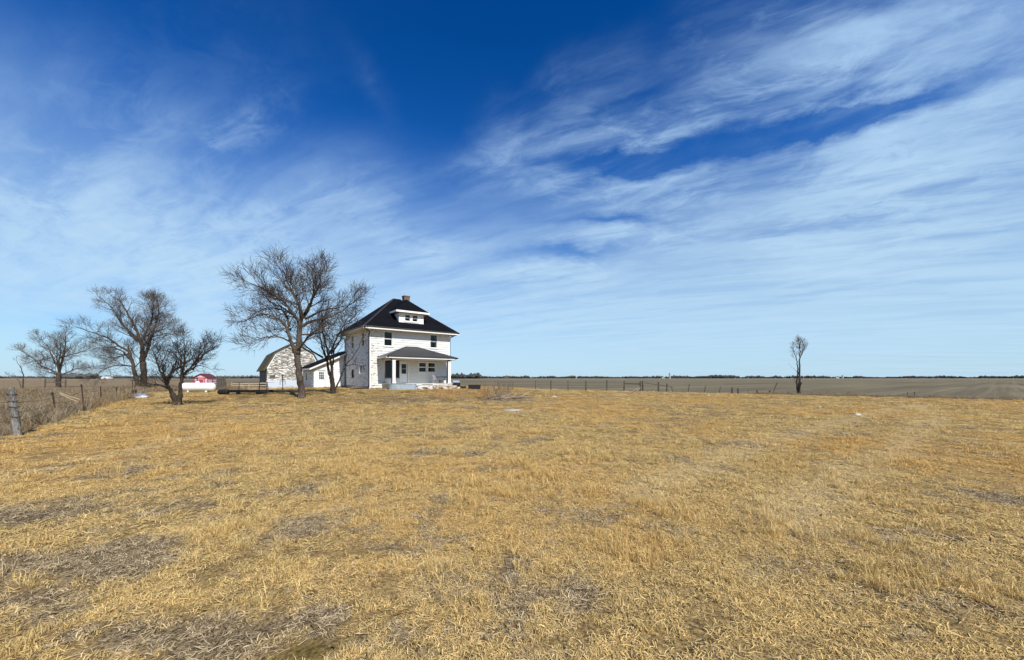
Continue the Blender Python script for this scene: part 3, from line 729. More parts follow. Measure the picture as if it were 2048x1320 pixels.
# ================================================================ bare trees
class Tree:
    def __init__(s, seed, twig_r=.006, sides=(7,5,4,3,3)):
        s.rng = random.Random(seed); s.wood = MB(); s.twigs = MB(); s.tr = twig_r; s.sides = sides; s.count = 0
    def rv(s, k):
        g = s.rng.gauss; return Vector((g(0,k), g(0,k), g(0,k)))
    def limb(s, pts, r0, r1, P, lvl=0, wood=True, spawn=None):
        """a limb along given points, with branches growing from it"""
        q = []
        n = len(pts)
        for i in range(n-1):           # Catmull-Rom so the limb bends softly
            p0, p1, p2, p3 = (Vector(pts[max(i-1,0)]), Vector(pts[i]), Vector(pts[i+1]), Vector(pts[min(i+2,n-1)]))
            for k in range(4):
                t = k/4; q.append(.5*((2*p1) + (p2-p0)*t + (2*p0-5*p1+4*p2-p3)*t*t + (3*p1-p0-3*p2+p3)*t*t*t))
        q.append(Vector(pts[-1]))
        L = sum((b-a).length for a, b in zip(q, q[1:]))
        q = [p + (s.rv(.010*L**.5) if 0 < i < len(q)-1 else Vector((0,0,0))) for i, p in enumerate(q)]
        m = len(q); rad = [r0 + (r1-r0)*(i/(m-1))**.8 for i in range(m)]
        (s.wood if wood else s.twigs).tube(q, rad, s.sides[0] if r0 > .05 else 5)
        lo, hi = spawn or (P.get('lo', .25), .97)
        s.branches(q, rad, L, P, lvl, lo, hi)
        if lvl < len(P['n']): # carry on past the tip
            s.grow(q[-1], (q[-1]-q[-2]).normalized(), P['len'][lvl]*.45, r1, lvl, P)
        return q
    def branches(s, q, rad, L, P, lvl, lo, hi):
        if lvl >= len(P['n']): return
        num = P['n'][lvl]; num = int(num*L) if P.get('perm') and lvl == 0 else num
        m = len(q); ga = s.rng.uniform(0, 6.28)
        for k in range(num):
            t = lo + (hi-lo)*((k + s.rng.random())/num); f = t*(m-1); i = min(int(f), m-2); p = q[i].lerp(q[i+1], f-i)
            d = (q[i+1]-q[i]).normalized(); ga += 2.4 + s.rng.uniform(-.4, .4)
            a = d.orthogonal().normalized(); a.rotate(Matrix.Rotation(ga, 3, d))
            an = R(P['ang'][lvl]) * s.rng.uniform(.7, 1.3)
            nd = (d*math.cos(an) + a*math.sin(an)).normalized()
            r = (rad[i] + (rad[i+1]-rad[i])*(f-i)) * s.rng.uniform(.40, .62)
            s.grow(p, nd, P['len'][lvl]*s.rng.uniform(.6, 1.25)*(P.get('tp', 1.12)-P.get('ts', .5)*t), max(min(r, P['rmax'][lvl]), s.tr), lvl, P)
    def grow(s, p, d, L, r, lvl, P):
        s.count += 1
        n = 5 if lvl == 0 else (4 if lvl == 1 else 3); q = [p.copy()]; up = P['up'][lvl]; w = P['wob'][lvl]
        for i in range(n):
            d = (d + s.rv(w) + Vector((0,0,up))).normalized()
            if P.get('env'):   # turn back near the crown outline
                c, rx, rz = P['env']; e = (q[-1]-c); k = (e.x/rx)**2 + (e.y/rx)**2 + (e.z/rz)**2
                if k > 1.0: L *= .72
            q.append(q[-1] + d*(L/n))
        end = max(r*.3, s.tr*.6) if lvl < len(P['n'])-1 else s.tr*.55
        rad = [r + (end-r)*(i/n) for i in range(n+1)]
        (s.wood if r > .035 else s.twigs).tube(q, rad, s.sides[min(lvl+1, 4)], cap=False)
        s.branches(q, rad, L, P, lvl+1, .18 if lvl else .3, 1.0)
def plant(name, label, cat, T, base, wood_mat, twig_mat, group=None):
    t = thing(name, label, cat, base, 0, group)
    b = Vector(base)
    for nm, mb, mt in (('trunk', T.wood, wood_mat), ('crown', T.twigs, twig_mat)):
        if not mb.v: continue
        mb.v = [(x-b.x, y-b.y, z-b.z) for x, y, z in mb.v]
        obj(nm, mb, mt, t, True, False)
    return t
def px_path(base_px, Z, scale, pts, oy=0.0, bend=0.0):
    """limb points read off an enlarged view (x right, y down) at distance Z; bend swings the limb towards or away from us"""
    out = []
    for i, (x, y) in enumerate(pts):
        p = at(base_px[0] + x/scale, base_px[1] + y/scale, Z); f = i/max(len(pts)-1, 1)
        k = (p.y + oy + bend*f)/Z
        out.append(Vector((p.x*k if False else p.x, p.y + oy + bend*f, p.z)))
    return out

# --- the tall ash between camera and barn
Z1 = 31.0; b = ground_px(604, 796); Z1 = b.y
z2 = lambda pts, bend=0, oy=0: px_path((440, 490), Z1, 4.127, [(x if y > 850 else 668+(x-668)*(1-(.20 if x < 668 else .0)*min(1,(850-y)/200)), y if y > 850 else 850-(850-y)*.775) for x, y in pts], oy, bend)
T = Tree(11, .009)
P = dict(n=[13,7,5], len=[1.75,1.05,.68], ang=[44,38,36], up=[.11,.09,.06], wob=[.09,.10,.12], rmax=[.05,.026,.016])
PS = dict(P, n=[11,6,4], len=[1.5,.9,.55])
T.limb(z2([(676,1268),(672,1200),(662,1120),(652,1040),(640,950),(632,880)]), .235, .20, dict(P, n=[]), spawn=(.62,1))
T.wood.tube(z2([(676,1275),(676,1255),(674,1215)]), [.33,.285,.235], 9)
T.limb(z2([(628,900),(600,800),(570,700),(548,620),(480,545),(400,515),(300,540),(205,590)], -1.2), .15, .025, PS)
T.limb(z2([(640,900),(652,780),(656,650),(668,550)]), .20, .15, dict(PS, n=[4,5,4]), spawn=(.62,1))
T.limb(z2([(655,640),(620,560),(560,500),(470,440),(360,380),(250,330),(185,290)], 1.6), .13, .025, P)
T.limb(z2([(660,580),(600,470),(560,390),(480,320),(390,260),(310,220)], -1.8), .12, .022, P)
T.limb(z2([(668,550),(640,440),(575,330),(535,240),(475,150)], 1.4), .12, .022, P)
T.limb(z2([(668,550),(690,450),(670,330),(630,190),(615,80)], -1.6), .12, .02, P)
T.limb(z2([(668,550),(715,430),(735,300),(745,170),(725,60)], 1.0), .13, .022, P)
T.limb(z2([(700,480),(770,370),(830,280),(880,180),(905,90)], -1.3), .10, .02, P)
T.limb(z2([(665,620),(730,560),(830,525),(920,470),(1000,390),(1065,310)], 1.2), .12, .02, P)
T.limb(z2([(700,540),(800,430),(880,380),(960,320)], 2.4), .09, .02, PS)
T.limb(z2([(640,880),(720,800),(800,735),(880,690),(960,640)], -2.0), .10, .02, PS)
T.limb(z2([(600,800),(520,740),(460,760),(410,830)], -2.2), .07, .015, PS)
T.limb(z2([(560,650),(490,640),(420,600),(330,610),(230,640)], 2.4), .08, .015, PS)
T.limb(z2([(548,620),(500,480),(420,430),(300,420),(160,470),(80,540)], .4), .09, .014, PS)
T.limb(z2([(660,700),(700,690),(760,640),(830,600)], 2.6), .07, .015, PS)
print('ash branches', T.count)
plant('ash_tree', 'tallest bare spreading tree, thick single trunk left of the farmhouse', 'tree', T, b, MT['bark_ash'], MT['twig'], 'bare trees around the farmyard')

# --- second tree against the house wall
b = ground_px(667, 787); Z2 = b.y
z3 = lambda pts, bend=0, oy=0: px_path((440, 490), Z2, 4.127, pts, oy, bend)
T = Tree(23, .010)
P = dict(n=[8,5,4], len=[1.6,.95,.6], ang=[40,38,36], up=[.12,.09,.05], wob=[.10,.12,.13], rmax=[.045,.026,.017])
T.limb(z3([(934,1225),(930,1160),(925,1100)]), .21, .17, dict(P, n=[]))
T.limb(z3([(922,1110),(890,1040),(868,960),(835,880),(800,790),(780,690),(800,610)], 1.0), .13, .02, P)
T.limb(z3([(928,1110),(932,1010),(915,900),(890,760),(880,660),(888,600)], -1.0), .14, .02, P)
T.limb(z3([(850,930),(790,880),(740,820),(720,750)], -1.4), .09, .02, P)
T.limb(z3([(915,900),(970,800),(990,710),(995,640),(1020,600)], 1.2), .08, .02, P)
T.limb(z3([(868,960),(900,850),(930,740),(960,640),(1000,540)], 1.8), .10, .02, P)
T.limb(z3([(930,990),(970,900),(985,820),(960,740)], -1.8), .07, .02, P)
T.limb(z3([(945,1195),(985,1130),(1015,1075),(1050,1000),(1110,930),(1165,850),(1205,760)], -.6), .075, .018, dict(P, n=[5,3,2], len=[1.1,.7,.5]))
T.limb(z3([(1050,1000),(1110,985),(1170,1000),(1210,1010)], -.8), .035, .01, dict(P, n=[3,3,2], len=[.6,.4,.3]))
print('tree 2', T.count)
plant('yard_tree', 'bare multi-stemmed tree growing close against the side wall of the farmhouse', 'tree', T, b, MT['bark_dark'], MT['twig_dark'], 'bare trees around the farmyard')

# --- low forked fruit tree
b = ground_px(354, 811); Z3 = b.y
z5 = lambda pts, bend=0, oy=0: px_path((260, 640), Z3, 6.827, pts, oy, bend)
T = Tree(37, .006)
P = dict(n=[10,6,4], len=[.95,.55,.34], ang=[44,40,38], up=[.13,.10,.06], wob=[.12,.13,.14], rmax=[.03,.016,.011])
T.limb(z5([(655,1170),(640,1120),(615,1070),(575,1010)]), .20, .15, dict(P, n=[]))
T.limb(z5([(660,1170),(672,1100),(690,1020)]), .17, .13, dict(P, n=[]))
T.limb(z5([(580,1010),(540,950),(495,880),(505,780),(530,690),(560,600),(600,520)], .3), .12, .015, P)
T.limb(z5([(690,1030),(700,920),(712,830),(740,750),(800,700),(880,670),(990,625),(1130,660)], -.3), .11, .012, P)
T.limb(z5([(520,930),(470,900),(400,880),(330,870),(270,820),(230,770)], -.5), .07, .01, P)
T.limb(z5([(495,880),(430,760),(400,650),(350,540),(300,470)], .5), .075, .01, P)
T.limb(z5([(500,820),(450,700),(440,580),(430,470),(420,380)], -.6), .07, .01, P)
T.limb(z5([(505,780),(560,700),(620,620),(640,520),(560,420)], .7), .07, .01, P)
T.limb(z5([(712,830),(690,720),(660,600),(660,480),(600,380),(580,280)], .3), .07, .01, P)
T.limb(z5([(725,780),(760,650),(800,530),(820,400),(830,280)], -.5), .07, .01, P)
T.limb(z5([(780,715),(850,600),(920,510),(1000,420),(1100,340)], .5), .06, .01, P)
T.limb(z5([(860,680),(960,590),(1060,520),(1130,450)], -.6), .05, .01, P)
T.limb(z5([(740,750),(790,640),(870,480),(900,370),(940,280)], .8), .06, .01, P)
T.limb(z5([(600,1040),(560,900),(600,790),(650,740)], -.8), .05, .01, P)
print('tree 3', T.count)
plant('fruit_tree', 'low dark bare tree forking just above the ground, nearest to the camera', 'tree', T, b, MT['bark_dark'], MT['twig_dark'], 'bare trees around the farmyard')

# --- leaning twin-trunk tree by the left fence
Z4 = 48.0; b = at(283, 782, Z4); b.z = gz(b.x, b.y)
z7 = lambda pts, bend=0, oy=0: px_path((130, 560), Z4, 5.5, [(x if y > 900 else 800+(x-800)*.93, y if y > 900 else 900-(900-y)*.93) for x, y in pts], oy, bend)
T = Tree(41, .010)
P = dict(n=[13,8,5], len=[1.8,1.05,.7], ang=[46,42,40], up=[.10,.08,.05], wob=[.10,.12,.13], rmax=[.05,.026,.016], lo=.1, tp=1.5, ts=1.0)
by = (b.z)
T.limb(z7([(862,1240),(866,1150),(868,1020),(862,900)]), .35, .29, dict(P, n=[]))
T.limb(z7([(806,1240),(788,1120),(760,980),(730,880),(700,780)]), .24, .16, dict(P, n=[4,5,4]))
T.limb(z7([(700,780),(620,720),(540,640),(440,590),(340,550),(220,500)], -1.5), .15, .03, P)
T.limb(z7([(725,870),(640,830),(560,770),(440,730),(330,720),(210,690)], 1.5), .12, .03, P)
T.limb(z7([(750,950),(660,940),(560,950),(480,1000),(430,1060)], -1.0), .10, .02, P)
T.limb(z7([(700,800),(580,825),(440,840),(340,850),(230,830)], 2.0), .10, .02, P)
T.limb(z7([(850,1000),(825,880),(815,760),(800,660),(720,600),(620,530),(520,430),(440,320),(390,250)], 1.4), .22, .025, P)
T.limb(z7([(862,900),(872,760),(860,640),(830,520),(790,420),(740,300),(690,200),(620,150)], -1.2), .24, .025, P)
T.limb(z7([(868,880),(905,740),(930,620),(960,480),(980,350),(975,230),(940,140)], 1.0), .20, .02, P)
T.limb(z7([(800,660),(740,560),(680,420),(640,280),(560,180)], -2.0), .14, .02, P)
T.limb(z7([(860,640),(870,500),(880,380),(850,260),(830,200)], 2.0), .13, .02, P)
T.limb(z7([(965,460),(1010,330),(1050,250),(1080,210)], -1.2), .08, .02, P)
T.limb(z7([(930,620),(990,530),(1080,510),(1170,500)], .8), .07, .015, P)
T.limb(z7([(900,840),(960,740),(1000,680),(1060,620),(1130,590)], -1.6), .09, .015, P)
T.limb(z7([(800,660),(860,560),(900,460),(920,380)], 2.4), .09, .015, P)
T.limb(z7([(760,970),(800,860),(770,760),(720,700)], 1.6), .07, .015, dict(P, n=[6,6,4]))
print('tree 4', T.count)
plant('cottonwood_tree', 'tall bare twin-trunk tree with one trunk leaning left, behind the left fence', 'tree', T, b, MT['bark_far'], MT['twig_pale'], 'bare trees around the farmyard')

# --- round tree further left
Z5 = 66.0; b = at(117, 770, Z5); b.z = gz(b.x, b.y)
z8 = lambda pts, bend=0, oy=0: px_path((0, 560), Z5, 4.0, pts, oy, bend)
T = Tree(53, .012)
P = dict(n=[11,7,5], len=[1.75,1.1,.75], ang=[46,42,40], up=[.09,.07,.04], wob=[.10,.12,.13], rmax=[.06,.03,.02], lo=.1, tp=1.45, ts=.9)
T.limb(z8([(466,880),(468,800),(472,740)]), .36, .28, dict(P, n=[]))
T.limb(z8([(472,745),(485,640),(492,560),(480,480),(470,420)], 1), .20, .03, P)
T.limb(z8([(468,755),(420,720),(360,690),(320,645),(270,600),(235,575)], -1), .16, .03, P)
T.limb(z8([(470,745),(430,650),(400,580),(370,500)], 1.5), .15, .03, P)
T.limb(z8([(475,730),(500,640),(540,580),(560,490)], -1.5), .14, .03, P)
T.limb(z8([(472,760),(530,740),(580,712),(610,705)], .5), .12, .03, P)
T.limb(z8([(488,620),(550,590),(600,560)], 1.5), .10, .03, P)
T.limb(z8([(465,770),(400,750),(340,740),(280,745)], 1.8), .10, .02, P)
T.limb(z8([(440,670),(450,560),(430,470)], -2), .10, .02, P)
T.limb(z8([(335,665),(290,640),(255,640),(225,648)], 1.2), .07, .02, P)
plant('roadside_tree', 'round-crowned bare tree standing alone in the field, left of the twin-trunk tree', 'tree', T, b, MT['bark_far'], MT['twig_pale'], 'bare trees around the farmyard')
# --- sapling at the far left
T = Tree(59, .012); P = dict(n=[4,3,2], len=[.9,.5,.3], ang=[30,32,36], up=[.08,.06,.04], wob=[.12,.14,.16], rmax=[.03,.02,.014])
b = at(44, 772, 60.0); b.z = gz(b.x, b.y)
z8 = lambda pts, bend=0, oy=0: px_path((0, 560), 60.0, 4.0, pts, oy, bend)
T.limb(z8([(178,870),(180,790),(165,730),(140,690),(105,640)], .4), .10, .02, P)
T.limb(z8([(170,860),(160,790),(120,760)], -.6), .05, .015, P)
plant('sapling', 'thin leaning bare sapling at the far left of the picture', 'tree', T, b, MT['bark_far'], MT['twig_pale'], 'bare trees around the farmyard')
# --- lone poplar at the right fence
b = ground_px(1598, 788.5); Z6 = b.y
zp = lambda pts, bend=0, oy=0: px_path((1560, 660), Z6, 8.8, pts, oy, bend)
T = Tree(67, .005); P2_ = dict(n=[3,3,2], len=[.4,.28,.2], ang=[26,30,32], up=[.2,.14,.1], wob=[.09,.11,.13], rmax=[.016,.01,.008]); P = dict(n=[8,5,4], len=[.85,.5,.34], ang=[30,30,32], up=[.10,.08,.06], wob=[.08,.10,.12], rmax=[.016,.010,.008], tp=1.2, ts=.85)
T.limb(zp([(338,1130),(330,1000),(345,850),(338,680),(345,540),(348,420),(345,300),(330,190)], 0), .13, .015, P, spawn=(.58,1))
T.limb(zp([(322,1130),(305,980),(315,820),(330,690),(320,560),(300,470),(280,380),(275,300)], .3), .09, .012, P, spawn=(.62,1))
T.limb(zp([(348,500),(372,420),(388,340),(388,260)], -.3), .05, .012, P)
T.limb(zp([(345,440),(385,420),(425,370)], .2), .025, .008, P2_)
T.limb(zp([(345,360),(365,280),(385,220)], .4), .04, .01, P)
P2 = dict(P, n=[3,2,2], len=[.4,.25,.18])
T.limb(zp([(338,960),(342,850),(338,680),(345,560)], 0), .02, .015, dict(P, n=[16,3,2], len=[.30,.18,.12]), spawn=(0,1))
T.limb(zp([(318,1040),(280,970),(240,910),(200,870)], -.3), .035, .008, P2)
T.limb(zp([(338,1000),(365,930),(390,880)], .3), .02, .006, P2)
T.limb(zp([(310,760),(270,690),(220,640),(195,600)], .3), .015, .005, dict(P, n=[1,1], len=[.3,.2]))
T.limb(zp([(330,1120),(320,1000),(325,920)], -.4), .10, .06, dict(P, n=[]))
plant('poplar_tree', 'lone thin two-stemmed tree tufted at the top, far right by the field', 'tree', T, b, MT['bark_far'], MT['twig_pale'], 'bare trees around the farmyard')
# fallen limb at its foot
T = Tree(71, .006)
T.limb([b+Vector((.1,-.2,.35)), b+Vector((.55,-.3,.42)), b+Vector((1.0,-.35,.22)), b+Vector((1.5,-.4,.03))], .05, .02, dict(P, n=[4,3], len=[.5,.3], up=[-.1,-.1], wob=[.1,.1], ang=[30,30]))
T.limb([b+Vector((.45,-.28,.4)), b+Vector((.95,-.1,.3)), b+Vector((1.35,.1,.12))], .03, .012, dict(P, n=[3], len=[.3], up=[-.1], wob=[.1], ang=[30]))
plant('fallen_branch', 'broken grey branch lying at the foot of the lone thin tree', 'branch', T, b, MT['weathered_plank'], MT['weathered_plank'])

# ================================================================ left fence: old corner post, steel posts, sagging wires
def fpx(px, py_base, py_top):
    b = ground_px(px, py_base); return b, (py_base-py_top)/FPX*b.y
rng = random.Random(9)
fence = thing('wire_fence', 'sagging barbed-wire fence on a thick grey corner post, running along the left yard edge', 'fence', (-14.1, 10.9, 0), 0)
off = Vector((14.1, -10.9, 0))
def wp(name, base, h, r, mt, lean=(0,0), sides=9, jag=True):
    m = MB(); n = 7
    pts = [Vector(base) + off + Vector((lean[0]*t*h, lean[1]*t*h, -.15 + (h+.15)*t)) for t in [i/n for i in range(n+1)]]
    m.tube(pts, [r*(1.08 - .16*i/n + rng.uniform(-.05,.05)) for i in range(n+1)], sides)
    if jag: m.v = [(x + rng.uniform(-.1,.1)*r, y + rng.uniform(-.1,.1)*r, z) for x, y, z in m.v]
    return obj(name, m, mt, fence)
b0, h0 = fpx(37, 872, 775)
post = wp('corner_post', b0, h0, .078, MT['wood_post'], (-.155, 0), 11)
for zf_ in (.86, .72, .60, .40):
    c = b0 + off + Vector((-.155*h0*zf_, 0, h0*zf_))
    ring = [c + Vector((.088*math.cos(a), .088*math.sin(a), .012*math.sin(3*a))) for a in [k*2*math.pi/14 for k in range(15)]]
    obj('wire_wrap', MB().tube(ring, .011, 5), MT['wire'], post)
tops = [(b0, h0, -.155)]
for px, pb, pt, lean in ((112, 831, 785, -.16), (168, 823, 769, -.10), (202, 806.5, 773, -.03), (232, 800, 775, .02), (265, 795, 760, 0.0)):
    b, h = fpx(px, pb, pt); tops.append((b, h, lean))
    m = MB(); q = Vector((lean*h, 0, h)); p0 = b + off + Vector((0,0,-.1)); p1 = b + off + q
    m.beam(p0, p1, .045, .012); m.beam(p0 + Vector((0,.02,0)), p1 + Vector((0,.02,0)), .012, .04)
    t = obj('steel_post', m, MT['steel_rust'], fence)
    obj('post_tip', MB().beam(b + off + q*.9, p1 + Vector((lean*.01,0,.006)), .052, .03), MT['black_metal'], t)
prev = (b0 + Vector((-6.3, -7.2, 0)), h0, 0.0); chain = [prev] + tops
for f, sag in ((.78, .05), (.55, .07), (.34, .06)):
    pts = []
    for (ba, ha, la), (bb, hb, lb) in zip(chain, chain[1:]):
        pa = ba + Vector((la*ha*f, -.02, min(ha, 1.2)*f)); pb = bb + Vector((lb*hb*f, -.02, min(hb, 1.2)*f))
        for k in range(8):
            t = k/8; pts.append(pa.lerp(pb, t) + off + Vector((0,0,-sag*4*t*(1-t) + rng.uniform(-.006,.006))))
    obj('wire', MB().tube(pts, .008, 4), MT['wire'], fence)
# pale poles lying in the tall grass behind the wires
for i, (a, b) in enumerate((((120, 785.5), (160, 799)), ((119, 787), (153, 802.5)))):
    Z = 17.5
    p, q = at(*a, Z), at(*b, Z - .8)
    o = obj('pole', MB().tube([p, p.lerp(q, .5) + Vector((0,0,-.02)), q], [.016,.017,.018], 6), MT['wood_pale'])
    tag(o, ('upper' if i == 0 else 'lower') + ' of two pale bare poles caught on the left wire fence', 'pole', 'pale poles on the left fence')
# gate post and low rail out in the left field
t = thing('field_gate', 'dark two-post rail standing in the tall field grass under the round tree', 'fence', at(102, 766, 60) - Vector((0,0,at(102,766,60).z)))
o0 = t.location.copy()
for px, h in ((90, 1.45), (131, 1.35)):
    p = at(px, 770, 60); obj('post', MB().tube([(p.x-o0.x, p.y-o0.y, -.1), (p.x-o0.x, p.y-o0.y, h*.5), (p.x-o0.x+.03, p.y-o0.y, h)], [.1,.095,.09], 7), MT['wood_dark'], t)
p, q = at(91, 770, 60), at(130, 770, 60)
obj('rail', MB().beam((p.x-o0.x, p.y-o0.y, .95), (q.x-o0.x, q.y-o0.y, .92), .08, .12), MT['wood_dark'], t)
# heap of tarp by the fence end
b = ground_px(279, 795.5)
t = thing('tarp_heap', 'crumpled blue-grey tarp heap at the far end of the left fence', 'tarp', b, 0)
def lump(rx, ry, rz, seed, n=14, m_=6, rough=.25):
    r = random.Random(seed); mb = MB(); jit = [[r.uniform(1-rough, 1+rough) for _ in range(n)] for _ in range(m_+1)]
    for i in range(m_+1):
        a = math.pi/2*i/m_
        for k in range(n):
            w_ = 2*math.pi*k/n; j = jit[i][k]
            mb.v.append((rx*math.cos(a)*math.cos(w_)*j, ry*math.cos(a)*math.sin(w_)*j, rz*math.sin(a)*j - (.03 if i == 0 else 0)))
    for i in range(m_):
        for k in range(n): mb.f.append((i*n+k, i*n+(k+1) % n, (i+1)*n+(k+1) % n, (i+1)*n+k))
    return mb
obj('cover', lump(.62, .4, .32, 3), MT['tarp'], t)
o = obj('sheet', lump(.45, .3, .16, 4), MT['white_plastic'], t); o.location = (.32, -.15, .02)
o = obj('bundle', lump(.2, .25, .55, 5), MT['black_rubber'], t); o.location = (-.5, .1, 0)
# ================================================================ propane tank
b = ground_px(397, 784.5); Zt = b.y; L = 62/FPX*Zt; rad = 8.3/FPX*Zt
tk_ = thing('propane_tank', 'long white propane tank on low feet behind the forked tree', 'tank', b, R(6))
prof = [(0,.001)]
for k in range(1, 7): a = math.pi/2*k/6; prof.append((rad*.75*(1-math.cos(a)), rad*math.sin(a)))
prof += [(L*.3, rad*1.0), (L*.5, rad), (L*.7, rad)]
for k in range(6, -1, -1): a = math.pi/2*k/6; prof.append((L - rad*.75*(1-math.cos(a)), max(rad*math.sin(a), .001)))
zc = rad + .13
obj('shell', MB().lathe(prof, (-L/2, 0, zc), (L/2, 0, zc), 28), MT['tank_white'], tk_, True)
for xs in (-L*.27, L*.27):
    obj('foot', MB().box(xs-.06, xs+.06, -.28, .28, .03, .26).box(xs-.1, xs+.1, -.36, -.2, -.03, .06).box(xs-.1, xs+.1, .2, .36, -.03, .06), MT['white_plastic'], tk_)
d = obj('dome', MB().lathe([(0,.2),(.14,.2),(.2,.14),(.22,.001)], (-.1,0,zc+rad-.03), (-.1,0,zc+rad+.5), 16), MT['tank_white'], tk_, True)
obj('valve', MB().lathe([(0,.05),(.12,.05),(.13,.001)], (L*.22,0,zc+rad-.02), (L*.22,0,zc+rad+.4), 10), MT['galv'], tk_)
obj('weld_band', MB().lathe([(0,rad*1.008),(.03,rad*1.008)], (-L*.33,0,zc), (0,0,zc), 28), MT['white_plastic'], tk_)
# ================================================================ small red and white shed beyond the tank
b = at(402, 774, 72); b.z = gz(b.x, b.y)
shed = thing('shed', 'small red and white gabled shed showing over the propane tank', 'shed', b, R(8))
w_, d_, h_ = 2.5, 2.4, 1.6
obj('wall', MB().prism([(-w_/2,0,0),(w_/2,0,0),(w_/2,0,h_),(0,0,h_+.75),(-w_/2,0,h_)], (0,d_,0)), MT['pink_paint'], shed)
for x in (-1.15, -.55, .55, 1.15): obj('trim_board', MB().box(x-.08, x+.08, -.03, -.002, .05, h_-.02), MT['red_paint'], shed)
obj('trim_board', MB().box(-w_/2, w_/2, -.035, -.003, h_-.1, h_+.08), MT['red_paint'], shed)
obj('door', MB().box(-.36, .36, -.045, -.004, .05, 1.35), MT['red_paint'], shed)
for s in (-1, 1): obj('roof', MB().hexa([(0,-.2,h_+.72),(s*1.4,-.2,h_-.02),(s*1.4,d_+.2,h_-.02),(0,d_+.2,h_+.72),(0,-.2,h_+.84),(s*1.4,-.2,h_+.1),(s*1.4,d_+.2,h_+.1),(0,d_+.2,h_+.84)]), MT['red_roof'], shed)
b = at(389, 776, 70); b.z = gz(b.x, b.y)
o = obj('barrel', MB().lathe([(0,.3),(.02,.32),(.3,.32),(.32,.335),(.34,.32),(.62,.32),(.64,.335),(.66,.32),(1.0,.32),(1.02,.3)], (b.x, b.y, b.z), (b.x, b.y, b.z+2), 16), MT['red_paint'], None, True)
o.scale = (1,1,1); tag(o, 'red barrel standing left of the red and white shed', 'barrel')
# dark corral panels behind the tank
def corral(name, label, xs, Z, ztop, nrail, mt, ph=1.6, thick=.07, cat='fence', skew=0.0, slats=0):
    c = at((xs[0]+xs[1])/2, 780, Z); c.z = gz(c.x, c.y)
    t = thing(name, label, cat, c, 0)
    x0, x1 = at(xs[0], 780, Z).x - c.x, at(xs[1], 780, Z).x - c.x
    n = max(2, int((x1-x0)/2.0)+1)
    for k in range(n):
        x = x0 + (x1-x0)*k/(n-1); obj('post', MB().tube([(x, skew*k, -.1), (x+.02, skew*k, ztop*.6), (x, skew*k, ztop*1.08 + rng.uniform(-.05,.1))], thick, 6), mt, t)
    if slats:
        for k in range(slats):
            x = x0 + (x1-x0)*(k+.5)/slats; obj('slat', MB().beam((x, -.05, .05), (x + rng.uniform(-.05,.05), -.05, ztop*rng.uniform(.9,1.05)), .13, .03, (0,1,0)), mt, t)
    for k in range(nrail):
        z = ztop*(k+.8)/nrail*.92; obj('rail', MB().beam((x0, -.06, z), (x1, skew*(n-1)-.06, z + rng.uniform(-.04,.04)), .04, .12), mt, t)
    return t
corral('corral_fence', 'dark weathered corral rails standing behind the propane tank', (366, 394), 60, 1.75, 4, MT['wood_dark'])
corral('slat_gate', 'dark upright-slat gate between the propane tank and the pale rails', (434, 450), 50, 1.75, 2, MT['wood_dark'], slats=7, cat='gate')
corral('board_fence', 'pale tan board rails in front of the barn corner', (463, 533), 52, 1.0, 3, MT['wood_pale'], thick=.06)
corral('far_corral', 'low dark corral rails further back, between tank and slat gate', (425, 437), 66, 1.2, 3, MT['wood_dark'])
# low trailer frame with rails
a, c = ground_px(446, 790), ground_px(541, 787.5); ctr = (a+c)/2; ax = (c-a); LT = ax.length; rz = math.atan2(ax.y, ax.x); ctr.z = gz(ctr.x, ctr.y)
tr_ = thing('hay_rack', 'low black rack frame on two long skids with thin railings, in front of the barn', 'rack', ctr, rz)
h = LT/2
obj('frame_beam', MB().beam((-h,-.3,.24), (h,-.3,.28), .10, .18).beam((-h,.3,.24), (h,.3,.28), .10, .18), MT['black_rubber'], tr_)
for x, l in ((-h+.42, .85), (h-.45, .9)):
    obj('skid_tyre', MB().lathe([(0,.12),(.03,.19),(.12,.21),(l-.12,.21),(l-.03,.19),(l,.12)], (x-l/2,-.36,.18), (x+l/2,-.36,.2), 14), MT['black_rubber'], tr_, True)
o = obj('hub', MB().box(-.55, -.3, -.42, -.26, .02, .34), MT['black_rubber'], tr_)
for x in (-h+.55, -.42, h-.75, h-.1): obj('upright', MB().beam((x,-.3,.1), (x+.03,-.3,.98), .035), MT['steel_rust'], tr_)
obj('top_rail', MB().beam((-h+.5,-.3,.92), (h,-.3,1.0), .035), MT['steel_rust'], tr_)
obj('top_rail', MB().beam((-h+.5,.3,.9), (h,.3,.97), .03), MT['galv'], tr_)
obj('end_leg', MB().beam((h-.05,-.3,.98), (h+.12,-.35,0), .035), MT['steel_rust'], tr_)
# lone steel post before the barn
b, h = fpx(566, 781.5, 749)
o = thing('marker_post', 'lone dark steel post standing before the peeled barn gable', 'post', b)
obj('shaft', MB().beam((0,0,-.1), (-.05,0,h), .05, .05), MT['steel_rust'], o)
obj('crosspiece', MB().box(-.16, .08, -.02, .02, h-.14, h-.05), MT['steel_rust'], o)

